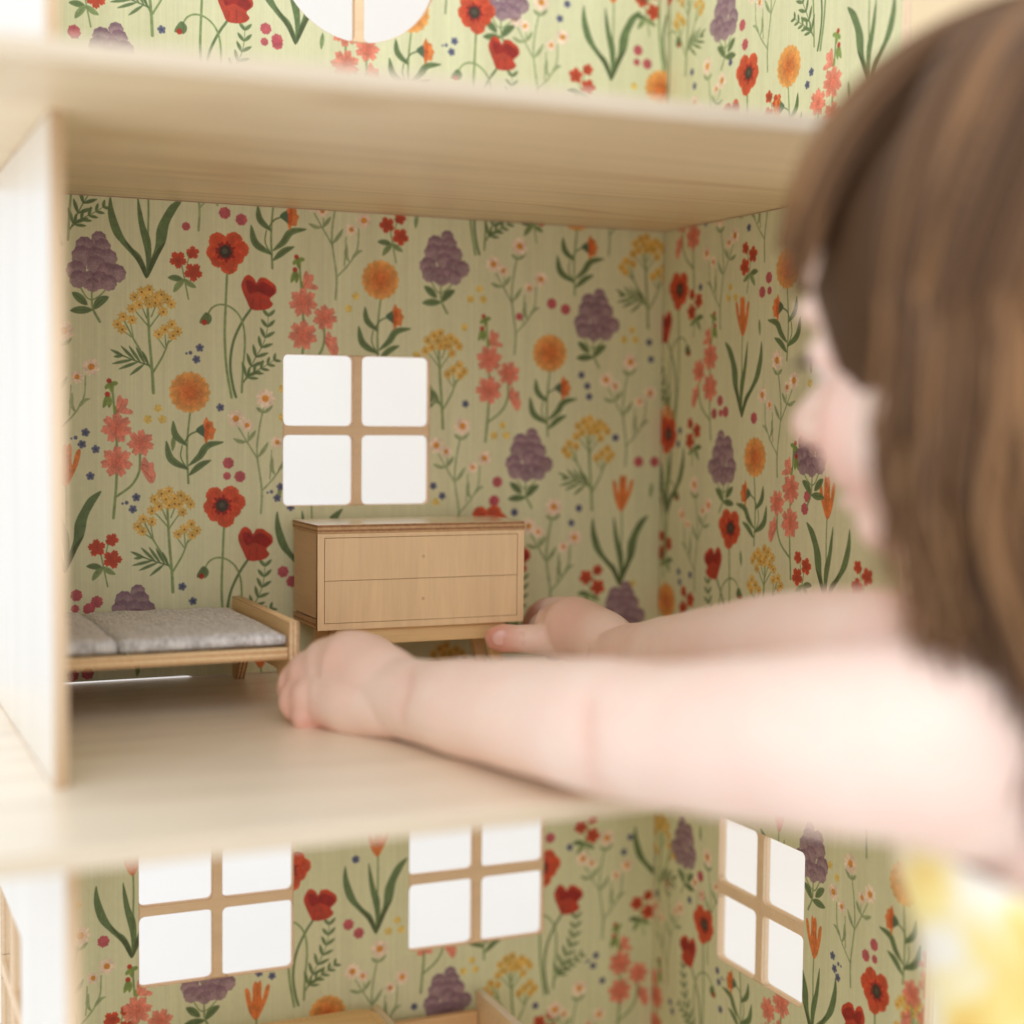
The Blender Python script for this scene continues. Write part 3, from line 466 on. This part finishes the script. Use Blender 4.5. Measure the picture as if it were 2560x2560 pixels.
for z0, z1 in ((h0+gw, hm-gw/2), (hm+gw/2, h1-gw)):
    dr = part('drawer_front', boxes(((g0+gw, DY0+.00006, z0), (g1-gw, DY0+.0009, z1)), bev=.0001), m_front, dresser)
    cx, cz = (-.1918, .0742 if z0 > .05 else .0492)
    bm = bmesh.new()
    for i in range(14):
        a = 6.28319*i/14; b = 6.28319*(i+1)/14
        q = [(cx+r*math.cos(t), DY0-.00004-dy, cz+r*math.sin(t)) for r, t, dy in ((.00085, a, 0), (.00085, b, 0), (.0005, b, .00008), (.0005, a, .00008))]
        bm.faces.new([bm.verts.new(p) for p in q])
    part('pilot_hole', bm, m_pilot, dr)
part('apron', boxes(((-.2440, DY0+.0035, .0231), (-.1372, DY0+.0085, .0330)), bev=.0006), m_pine, dresser)
part('apron', boxes(((-.2440, DY1-.0105, .0231), (-.1372, DY1-.0055, .0330)), bev=.0006), m_pine, dresser)
def leg(bm, top, bot, wt, wb, d):
    v = []
    for (x, y, z), w in ((bot, wb), (top, wt)):
        for sx, sy in ((-1, -1), (1, -1), (1, 1), (-1, 1)): v.append(bm.verts.new((x+sx*w/2, y+sy*d/2, z)))
    for i in range(4): bm.faces.new((v[i], v[(i+1) % 4], v[4+(i+1) % 4], v[4+i]))
    bm.faces.new(v[:4][::-1]); bm.faces.new(v[4:])
    bmesh.ops.bevel(bm, geom=bm.edges[:], offset=.0006, segments=2, affect='EDGES')
    return bm
for xt, xb in ((-.2405, -.2465), (-.1440, -.1385)):
    for y in (DY0+.0115, DY1-.0135):
        part('leg', leg(bmesh.new(), (xt, y, .0330), (xb, y, .0002), .0100, .0065, .0058), m_pine, dresser)

# ------------------------------------------------------------------ toy bed
BX0, BX1, BY0, BY1 = -.4195, -.2873, -.1292, -.0075
bed = thing('toy_bed', 'small wooden toy bed with grey woven mattress against the left wall', 'bed', ((BX0+BX1)/2, (BY0+BY1)/2, 0))
def end_panel(x0, x1, top):
    h = top
    L = [(BY0, 0), (BY0+.0075, 0), (BY0+.024, .0205), (BY1-.024, .0205), (BY1-.0075, 0), (BY1, 0), (BY1, h), (BY0, h)]
    bm = plate('end_panel', [L], x1-x0, lambda u, v, w: (x0+w, u, v), .0005)
    for f in bm.faces: f.material_index = min(1, f.material_index)
    by_normal(bm, (0, 0, 1), 2, .8)
    return bm
m_edge_bed = ply('ply_edge_bed', 'X', .0022, .15, (240,216,176), (178,124,80)); m_rail = ply('ply_rail', 'Z', .0031, .1, (236,208,164), (196,150,104))
part('footboard', end_panel(BX1-.0058, BX1, .0486), [m_edge_bed, m_pine_y, wood('bed_cap', lin((226,192,146)), 'y', .42, .1, 2)], bed)
part('headboard', end_panel(BX0, BX0+.0058, .0640), [m_edge_bed, m_pine_y, m_pine_y], bed)
for y in (BY0+.0004, BY1-.0064):
    bm = boxes(((BX0+.0059, y, .0288), (BX1-.0059, y+.006, .0350)), bev=.0006)
    part('rail', bm, m_rail, bed)
for i in range(6):
    x = BX0+.012+i*.0205
    part('slat', boxes(((x, BY0+.0066, .0292), (x+.012, BY1-.0066, .0322)), bev=.0004), m_pine_y, bed)
def fabric(name):
    k = NT(name); co = k.coord((1, 1, 1))
    a = k.noise(k.coord((1500, 120, 400)), 1, 2, .6); b = k.noise(k.coord((120, 1500, 120)), 1, 2, .6); c0 = k.noise(k.coord((90, 900, 90)), 1, 2)
    v = k.noise(k.coord((1500, 260, 90)), 1, 2, .6)
    w = k.math('ADD', k.math('MULTIPLY', a, .5), k.math('MULTIPLY', b, .5))
    w = k.math('ADD', k.math('MULTIPLY', w, .7), k.math('MULTIPLY', v, .3))
    c = k.ramp(w, [(.38, lin((152,146,144))), (.5, lin((203,201,201))), (.60, lin((236,235,236)))])
    k.color(c); k.set(Roughness=.95, Specular_IOR_Level=.1, Sheen_Weight=.25); k.bump(w, .55, .0008); return k.m
m_fabric = fabric('grey_woven_linen')
def cushion(x0, x1, y0, y1, z0, z1, puff=.0007):
    bm = bmesh.new(); nx, ny = 22, 20; r = .0018
    def sq(t):  # rounded profile
        return max(0, 1-abs(2*t-1)**8)
    V = {}
    for side in (0, 1):
        for i in range(nx+1):
            for j in range(ny+1):
                u, v = i/nx, j/ny
                u2 = .5-.5*math.cos(math.pi*u) if False else u
                e = min(u*(x1-x0), (1-u)*(x1-x0), v*(y1-y0), (1-v)*(y1-y0))
                drop = 0 if e > r else r-math.sqrt(max(0, r*r-(r-e)**2))
                z = (z1-drop*.9+puff*sq(u)*sq(v)*math.sin(math.pi*u)*math.sin(math.pi*v)+.0003*math.sin(23*u+9*v)) if side else z0+drop*.6
                V[side, i, j] = bm.verts.new((x0+u2*(x1-x0), y0+v*(y1-y0), z))
    for i in range(nx):
        for j in range(ny):
            bm.faces.new((V[1, i, j], V[1, i+1, j], V[1, i+1, j+1], V[1, i, j+1])); bm.faces.new((V[0, i, j], V[0, i, j+1], V[0, i+1, j+1], V[0, i+1, j]))
    for i in range(nx):
        bm.faces.new((V[0, i, 0], V[0, i+1, 0], V[1, i+1, 0], V[1, i, 0])); bm.faces.new((V[1, i, ny], V[1, i+1, ny], V[0, i+1, ny], V[0, i, ny]))
    for j in range(ny):
        bm.faces.new((V[1, 0, j], V[1, 0, j+1], V[0, 0, j+1], V[0, 0, j])); bm.faces.new((V[0, nx, j], V[0, nx, j+1], V[1, nx, j+1], V[1, nx, j]))
    return bm
part('mattress', cushion(-.3800, BX1-.0072, BY0+.0006, BY1-.0006, .0358, .0432), m_fabric, bed, True)
part('pillow', cushion(BX0+.0062, -.3814, BY0+.0006, BY1-.0006, .0358, .0436), m_fabric, bed, True)

# ------------------------------------------------------------------ toys in the lower room
ZF = -.292
table = thing('toy_table', 'pale toy table with rounded corners in the lower room', 'table', (-.268, -.050, ZF))
bm = plate('table_top', [rrect(-.335, -.206, -.095, -.012, .012)], .006, lambda u, v, w: (u, v, -.2172+w), .0008)
m_tab = wood('birch_table', lin((228,190,136)), 'x', .35, .1, 2); tt = part('table_top', bm, [m_edge_pale, m_tab, m_tab], table)
bm = bmesh.new()
for i in range(40):
    if i < 30: x, y = -.325+i*.0036, -.0165
    else: x, y = -.2115, -.026-(i-30)*.0036
    ball(bm, (x, y, -.2112), (.0004, .0004, .0001), sub=1)
part('stitched_dots', bm, m_groove, tt)
for x in (-.322, -.219):
    for y in (-.082, -.025): part('leg', leg(bmesh.new(), (x, y, -.2173), (x, y, ZF+.0002), .010, .007, .007), m_pine, table)
bench = thing('toy_bench', 'pale wooden toy bench with a raised side panel in the lower room', 'bench', (-.17, -.045, ZF))
bm = boxes(((-.2000, -.0125, ZF+.03), (-.1345, -.0075, -.2245)), bev=.0006); by_normal(bm, (0, 0, 1), 1)
part('back_panel', bm, [wood('birch_bench', lin((226,188,140)), 'x', .4, .1, 2), m_edge_y], bench)
L = [(-.0065, ZF), (-.0065, -.2130), (-.0120, -.2118), (-.020, -.2125), (-.075, -.2130), (-.082, -.2150), (-.085, -.2220), (-.085, ZF), (-.075, ZF), (-.072, ZF+.022), (-.018, ZF+.022), (-.015, ZF)]
bm = plate('side_panel', [L], .0055, lambda u, v, w: (-.1340+w, u, v), .0006); m_bs = wood('birch_bench_side', lin((232,206,166)), 'y', .4, .1, 2)
sp_ = part('side_panel', bm, [m_edge_pale, m_bs, m_bs], bench)
bm = bmesh.new()
for i in range(16):
    ball(bm, (-.1341, -.014-(i % 8)*.0075, -.2200-.0085*(i//8)), (.0001, .0004, .0004), sub=1)
part('stitched_dots', bm, m_groove, sp_)
part('side_panel', plate('side_panel', [L], .0055, lambda u, v, w: (-.2055+w-.0002, u, v), .0006), [m_edge_pale, m_bs, m_bs], bench)
part('seat', boxes(((-.1998, -.080, ZF+.030), (-.1342, -.0130, ZF+.035)), bev=.0006), m_pine, bench)
# ------------------------------------------------------------------ the child
PXK = 2989.0
def pr(x, y, d, px): return (cam(x, y, d), px*d/PXK)
child = thing('person', 'small child with brown hair and yellow dress reaching into the dollhouse with both arms', 'person', (.03, -.66, -.300))
bm = bmesh.new()
# near (left) arm from the shoulder to the wrist
near = [pr(2010, 1480, .548, 205), pr(1900, 1440, .526, 208), pr(1765, 1400, .516, 203), pr(1625, 1398, .524, 184), pr(1450, 1394, .555, 160), pr(1275, 1388, .600, 140), pr(1150, 1371, .638, 131), pr(1030, 1354, .680, 115), pr(900, 1338, .724, 97), pr(800, 1324, .758, 80), pr(735, 1308, .780, 73)]
tube(bm, near)
# left hand, its back towards the camera, closed round the dresser's leg
tube(bm, [pr(770, 1316, .768, 70), pr(712, 1290, .790, 80), pr(665, 1270, .805, 82), pr(622, 1270, .812, 68), pr(592, 1278, .815, 55)])
tube(bm, [pr(740, 1332, .772, 62), pr(672, 1324, .790, 68), pr(615, 1318, .800, 55), pr(588, 1318, .802, 46)])
for f in ([(655, 1240, .835, 31), (640, 1232, .862, 27), (628, 1240, .885, 25), (630, 1258, .900, 23), (650, 1270, .906, 21)],
          [(596, 1262, .818, 33), (560, 1274, .818, 28), (547, 1296, .815, 26), (556, 1322, .815, 24), (578, 1334, .820, 22)],
          [(590, 1290, .808, 33), (557, 1308, .806, 27), (549, 1328, .804, 24.5), (566, 1346, .806, 22), (590, 1350, .812, 20)],
          [(598, 1326, .798, 28), (574, 1346, .797, 23), (572, 1360, .798, 21), (590, 1370, .802, 19), (612, 1366, .808, 18)],
          [(720, 1250, .820, 30), (722, 1232, .850, 26), (708, 1220, .880, 24), (690, 1216, .905, 22)]):
    tube(bm, [pr(*q) for q in f], n=14, sub=4)
# far (right) arm
far = [pr(1800, 1310, .600, 130), pr(1700, 1246, .612, 128), pr(1600, 1228, .648, 120), pr(1480, 1222, .715, 106), pr(1360, 1232, .785, 92), pr(1270, 1240, .838, 80), pr(1205, 1234, .876, 60), pr(1160, 1230, .905, 50)]
tube(bm, far)
tube(bm, [pr(1185, 1226, .892, 44), pr(1130, 1204, .925, 58), pr(1080, 1186, .950, 62), pr(1046, 1184, .962, 46), pr(1030, 1186, .968, 34)])
tube(bm, [pr(1140, 1220, .920, 44), pr(1090, 1212, .940, 44), pr(1050, 1208, .9475, 33), pr(1010, 1206, .9480, 29), pr(975, 1205, .9470, 26.5), pr(948, 1204, .9462, 27.5), pr(938, 1204, .9458, 24)], n=18)
for f in ([(1072, 1150, .972, 25), (1036, 1148, .982, 22), (1012, 1160, .996, 20), (1003, 1180, 1.006, 18)],
          [(1082, 1172, .980, 25), (1048, 1174, .992, 22), (1022, 1184, 1.006, 20), (1010, 1198, 1.012, 18)],
          [(1095, 1195, .980, 24), (1062, 1200, .994, 21), (1038, 1208, 1.006, 19), (1024, 1218, 1.010, 17)],
          [(1110, 1215, .972, 21), (1080, 1222, .986, 18), (1058, 1230, .996, 17), (1044, 1238, 1.0, 15)]):
    tube(bm, [pr(*q) for q in f], n=14, sub=4)
# trunk, shoulders and neck
tube(bm, [pr(1985, 1330, .545, 210), pr(2040, 1480, .545, 300), pr(2085, 1640, .545, 330), pr(2140, 1900, .550, 332), pr(2180, 2200, .560, 350), pr(2190, 2400, .565, 375)], n=32)
tube(bm, [pr(1935, 1450, .528, 190), pr(1965, 1470, .545, 215), pr(1880, 1370, .585, 150), pr(1790, 1320, .605, 122)], n=28)
# head
HF = Vector((-.30, .93, -.11)).normalized(); HL = Vector((0, 0, 1)).cross(HF).normalized(); HU = HF.cross(HL)
HM = Matrix((HF, HL, HU)).transposed()
NOSE = Vector((.0935, 0, -.040))
HC = cam(1936, 578, .578)
def hp(x, y, z): return HC+HM @ Vector((x, y, z))
neck0 = hp(-.020, 0, -.075)
tube(bm, [(neck0, .038), (hp(-.03, 0, -.100), .036), (pr(1960, 1330, .545, 0)[0], .044)], n=24)
def hb(c, r): ball(bm, hp(*c), r, HM)
hb((-.004, 0, .014), (.085, .071, .080)); hb((.036, 0, -.036), (.046, .052, .048)); hb((.028, 0, .026), (.054, .060, .054))
for s in (-1, 1):
    hb((.045, s*.028, -.040), (.027, .025, .028)); hb((.012, s*.046, -.044), (.035, .016, .028)); hb((.066, s*.023, .007), (.012, .022, .007))
    hb((.090, s*.008, -.036), (.0085, .0065, .0065)); hb((-.004, s*.071, -.015), (.014, .006, .021)); hb((.062, s*.029, -.010), (.011, .015, .010))
hb((.055, 0, -.074), (.021, .024, .017)); hb((.074, 0, -.056), (.014, .017, .0062)); hb((.072, 0, -.066), (.013, .015, .0062)); hb((.060, 0, -.060), (.018, .026, .020))
tube(bm, [(hp(.072, 0, -.002), .0085), (hp(.086, 0, -.020), .0082), (hp(.0985, 0, -.033), .0098)], n=14)
# one skin over all of it
me = bpy.data.meshes.new('body_parts'); bm.to_mesh(me); bm.free()
tmp = bpy.data.objects.new('body_parts', me); COLL.objects.link(tmp)
md = tmp.modifiers.new('skin', 'REMESH'); md.mode = 'VOXEL'; md.voxel_size = .00135; md.use_smooth_shade = True
sm = tmp.modifiers.new('soft', 'SMOOTH'); sm.factor = .5; sm.iterations = 7
bpy.context.view_layer.update()
me2 = bpy.data.meshes.new_from_object(tmp.evaluated_get(bpy.context.evaluated_depsgraph_get()))
bpy.data.objects.remove(tmp); bpy.data.meshes.remove(me)
me2.name = 'body'
nv = len(me2.vertices); co = np.empty(nv*3, np.float32); me2.vertices.foreach_get('co', co); co = co.reshape(-1, 3)
# skin tone that belongs to the skin: pinker knuckles, finger tips, lips and cheeks; creases add painted shade
tone = np.zeros(nv, np.float32)
def flush(p, r, a):
    d = np.linalg.norm(co-np.array(p, np.float32), axis=1); np.maximum(tone, a*np.clip(1-d/r, 0, 1)**.8, out=tone)
for q in ((552, 1300, .808), (556, 1330, .80), (575, 1355, .797), (605, 1366, .80)): flush(cam(*q), .022, .48)
for q in ((1005, 1172, 1.0), (1015, 1160, .99), (940, 1222, .945), (935, 1205, .94)): flush(cam(*q), .016, .8)
for q in ((650, 1250, .79), (1090, 1160, .935)): flush(cam(*q), .03, .25)
flush(hp(.086, 0, -.061), .015, .8); flush(hp(.10, 0, -.034), .014, .35)
for s in (-1, 1): flush(hp(.062, s*.040, -.040), .030, .40)
nrm = np.empty(nv*3, np.float32); me2.vertices.foreach_get('normal', nrm); nrm = nrm.reshape(-1, 3)
def crease(pts, depth, width):
    P = [np.array(cam(*q), np.float32) for q in pts]; d = np.full(nv, 9., np.float32)
    for A, B in zip(P, P[1:]):
        v = B-A; t = np.clip(((co-A) @ v)/(v @ v), 0, 1); d = np.minimum(d, np.linalg.norm(co-A-t[:, None]*v, axis=1))
    w_ = np.exp(-(d/width)**2); co[:] = co-nrm*(depth*w_)[:, None]; np.maximum(tone, .22*w_, out=tone)  # each fold is pressed in and tinted, shade painted into the tone
crease([(1096, 1330, .606), (1104, 1400, .602), (1135, 1470, .612)], .0013, .0065)
crease([(772, 1252, .748), (766, 1300, .732), (764, 1350, .738)], .0008, .0035)
crease([(1168, 1180, .892), (1140, 1200, .900), (1125, 1216, .905)], .0018, .0030)
crease([(986, 1190, .940), (985, 1216, .940)], .0006, .0012); crease([(980, 1190, .940), (979, 1216, .940)], .0005, .0010)
crease([(1035, 1178, .940), (1028, 1206, .936)], .0008, .0022)
at = me2.attributes.new('tone', 'FLOAT', 'POINT'); at.data.foreach_set('value', tone)
off = np.array(world_loc(child), np.float32); me2.vertices.foreach_set('co', (co-off).ravel())
k = NT('skin'); a = k.new('Attribute', attribute_name='tone')
n = k.noise(k.coord((1, 1, 1)), 38, 3, .6); n2 = k.noise(k.coord((1, 1, 1)), 900, 2, .6)
c = k.mix(k.ramp(n, [(.35, 0), (.7, .55)]), lin((244,219,206)), lin((240,203,190)))
c = k.mix(a.outputs['Fac'], c, lin((222,128,104))); k.color(c)
k.set(Roughness=.52, Specular_IOR_Level=.42, Subsurface_Weight=.25, Subsurface_Scale=.006); k.b.inputs['Subsurface Radius'].default_value = (1, .35, .2)
k.bump(n2, .12, .0004); m_skin = k.m
link('body', me2, m_skin, child)
# thumb nail
k = NT('nail'); k.set(Base_Color=lin((236,186,176)), Roughness=.28, Specular_IOR_Level=.6); m_nail = k.m
bm = bmesh.new(); NM = Matrix((CAM_R*.985+CAM_U*.12, CAM_U, -CAM_F)).transposed()
ball(bm, cam(944, 1201, .9462)-CAM_F*.0073, (.0050, .0048, .0012), NM)
part('thumbnail', bm, m_nail, child, True)
# eyes
k = NT('eye_white'); k.set(Base_Color=lin((232,228,222)), Roughness=.15); m_eye = k.m
k = NT('iris'); k.set(Base_Color=lin((70,48,34)), Roughness=.12); m_iris = k.m
k = NT('lash'); k.set(Base_Color=lin((52,36,28)), Roughness=.6); m_lash = k.m
for s in (-1, 1):
    bm = bmesh.new(); ball(bm, hp(.0615, s*.029, -.012), .0118, HM); e = part('eye', bm, m_eye, child, True)
    bm = bmesh.new(); ball(bm, hp(.0695, s*.0285, -.014), (.0042, .0058, .0058), HM); part('iris', bm, m_iris, e, True)
    bm = bmesh.new()
    for i in range(12):
        t = (i-5.5)/5.5; b = hp(.0745-.006*t*t, s*(.029+.012*t), -.0085-.002*t*t); tip = b+HM @ Vector((.0075-.002*abs(t), s*.004*t, -.0040))
        tube(bm, [(b, .0009), ((b+tip)/2-HU*.001, .0008), (tip, .0003)], n=5, sub=2)
    part('eyelash', bm, m_lash, child)
    bm = bmesh.new(); tube(bm, [(hp(.0790, s*.016, .012), .0012), (hp(.0765, s*.028, .017), .0018), (hp(.068, s*.042, .014), .0010)], n=8); part('eyebrow', bm, m_lash, child, True)

# hair: many locks that run over the skull and hang
k = NT('brown_hair'); a = k.new('Attribute', attribute_name='tone')
c = k.ramp(a.outputs['Fac'], [(0, lin((70,49,32))), (.45, lin((104,74,49))), (.8, lin((142,103,68))), (1, lin((168,126,84)))])
st = k.noise(k.coord((1, 1, 1)), 500, 2, .7); c = k.mix(k.math('MULTIPLY', st, .22), c, lin((60,42,34)))
k.color(c); k.set(Roughness=.48, Specular_IOR_Level=.22); k.bump(st, .3, .0006); m_hair = k.m
hr = random.Random(11); bm = bmesh.new(); lay = bm.verts.layers.float.new('tone')
SK = (.0925, .0785, .0880); S0 = Vector((-.006, 0, .010))
def skull(az, pol, lift):
    # pol measured from the crown, which sits a little behind the top
    v = Vector((math.sin(pol)*math.cos(az), math.sin(pol)*math.sin(az), math.cos(pol)))
    v = Matrix.Rotation(-.42, 3, 'Y') @ v
    return S0+Vector((v.x*(SK[0]+lift), v.y*(SK[1]+lift), v.z*(SK[2]+lift)))
before = 0
ball(bm, HC+HM @ Vector((-.012, 0, .014)), (.0900, .0775, .0850), HM)
for v in bm.verts: v[lay] = .1
DOWN = HM.inverted() @ Vector((0, 0, -1))
def strand(az, tone, rad, length, lift, bang, sweep=0):
    pts = []; pol = hr.uniform(.05, .35); step = .012; wob = hr.gauss(az*3, 1.0); amp = hr.uniform(.004, .0105); flare = hr.uniform(.04, .24) if az > 1.2 else hr.uniform(.02, .2)
    p = skull(az, pol, lift); L = 0; d = None; prev = None
    while L < length:
        q = skull(az, pol, lift)
        lim = 2.02 if bang else 1.75
        if pol < lim and d is None:
            p = q; pol += step/.088
            if sweep and pol > .5: az += (sweep-az)*.16
        else:
            if d is None:
                d = (DOWN+Vector((-.14, 0, 0))).normalized(); base = p.copy(); H = 0
                o3 = Vector((p.x, p.y, 0)).normalized(); tg = Vector((-o3.y, o3.x, 0))
            H += step; base = base+d*step
            e = min(1, H/.05)
            p = base+o3*(flare*H*(1-2.6*H)+amp*.5*e*math.sin(H*46+wob))+tg*(amp*e*math.sin(H*38+wob*1.7)*math.copysign(1, p.y))
        prev = pts[-1] if pts else p
        pts.append(p.copy()); L += step
    W = [HC+HM @ q for q in pts]; n = len(W)
    seq = [(w, rad*(.55+.45*min(1, i/3))*(1 if i < n*.6 else max(.18, 1-(i-n*.6)/(n*.4)*.85))) for i, w in enumerate(W)]
    i0 = len(bm.verts)
    rr = tube(bm, seq, n=5, sub=2)
    for ring in rr:
        for v in ring: v[lay] = min(1, tone+.55*max(0, (ring_i := rr.index(ring))/len(rr)-.45))
for i in range(1300):
    az = hr.uniform(-math.pi, math.pi); front = abs(az)
    tone = min(1, max(0, hr.gauss(.40, .19)+.20*math.sin(az*9+1)))
    if front < .98:
        strand(az+hr.gauss(0, .05), tone, hr.uniform(.0018, .0034), hr.uniform(.098, .124)+.018*front, hr.uniform(.002, .008), True, math.copysign(front+.12, az))
    elif front < 1.64:
        strand(az, tone, hr.uniform(.0018, .0034), hr.uniform(.17, .245), hr.uniform(.003, .010), False, math.copysign(1.68+.3*(front-.98), az))
    else:
        strand(az+hr.gauss(0, .05), tone, hr.uniform(.0018, .0038), hr.gauss(.246+.034*min(1.4, front-1.5), .017), hr.uniform(.002, .011), False)
for i in range(150):                                  # fuller, darker hair underneath
    az = hr.choice((-1, 1))*hr.uniform(1.75, 3.14)
    strand(az, hr.uniform(.1, .45), hr.uniform(.0040, .0065), .214+.03*min(1.4, abs(az)-1.5), .001, False)
for i in range(220):                                  # loose fine hairs
    az = hr.uniform(-math.pi, math.pi)
    strand(az, hr.uniform(.5, 1), hr.uniform(.0004, .0008), hr.uniform(.10, .13) if abs(az) < 1.0 else hr.uniform(.22, .285), hr.uniform(.006, .013), abs(az) < 1.0, math.copysign(1.7, az) if 1.0 < abs(az) < 1.64 else 0)
part('hair', bm, m_hair, child, True)

# dress
k = NT('yellow_tie_dye'); co_ = k.coord((1, 1, 1)); co_.node.inputs['Location'].default_value = (.037, .02, .011); n = k.noise(co_, 16, 3, .5, .8); n2 = k.noise(k.coord((900, 900, 900)), 1, 2)
c = k.ramp(n, [(.38, lin((244,240,228))), (.50, lin((244,226,150))), (.62, lin((232,178,62)))])
k.color(c); k.set(Roughness=.9, Specular_IOR_Level=.15, Sheen_Weight=.2); k.bump(n2, .2, .0006); m_dress = k.m
axis = [pr(2060, 1480, .545, 335), pr(2066, 1590, .545, 355), pr(2105, 1720, .547, 345), pr(2132, 1900, .550, 348), pr(2165, 2080, .556, 368), pr(2185, 2330, .562, 425), pr(2200, 2600, .575, 520)]
P = [a for a, r in axis]; R = [r for a, r in axis]; N = 56; rows = 60
front = (-CAM_R*.95+CAM_F*.3).normalized()
bm = bmesh.new(); prevring = None
bottom = -.2985
for j in range(rows+1):
    ring = []
    for i in range(N):
        th = 6.28319*i/N
        t0 = .02+.30*(.5-.5*math.cos(th))**1.2
        t = t0+(1-t0)*j/rows
        f = t*(len(P)-1); a = min(int(f), len(P)-2); q = f-a
        c = P[a].lerp(P[a+1], q); r = R[a]*(1-q)+R[a+1]*q
        ax = (P[-1]-P[0]).normalized(); x = (front-ax*front.dot(ax)).normalized(); y = ax.cross(x)
        fold = 1+(.012+.07*max(0, t-.5))*math.sin(9*th+2*math.sin(3*th)+t*2)
        p = c+(x*math.cos(th)+y*math.sin(th))*(r*fold+.0035)
        p.z = max(p.z, bottom)
        ring.append(bm.verts.new(p))
    if prevring:
        for i in range(N): bm.faces.new((prevring[i], prevring[(i+1) % N], ring[(i+1) % N], ring[i]))
    prevring = ring
d = part('dress', bm, m_dress, child, True)
sd = d.modifiers.new('cloth', 'SOLIDIFY'); sd.thickness = .0016; sd.offset = -1
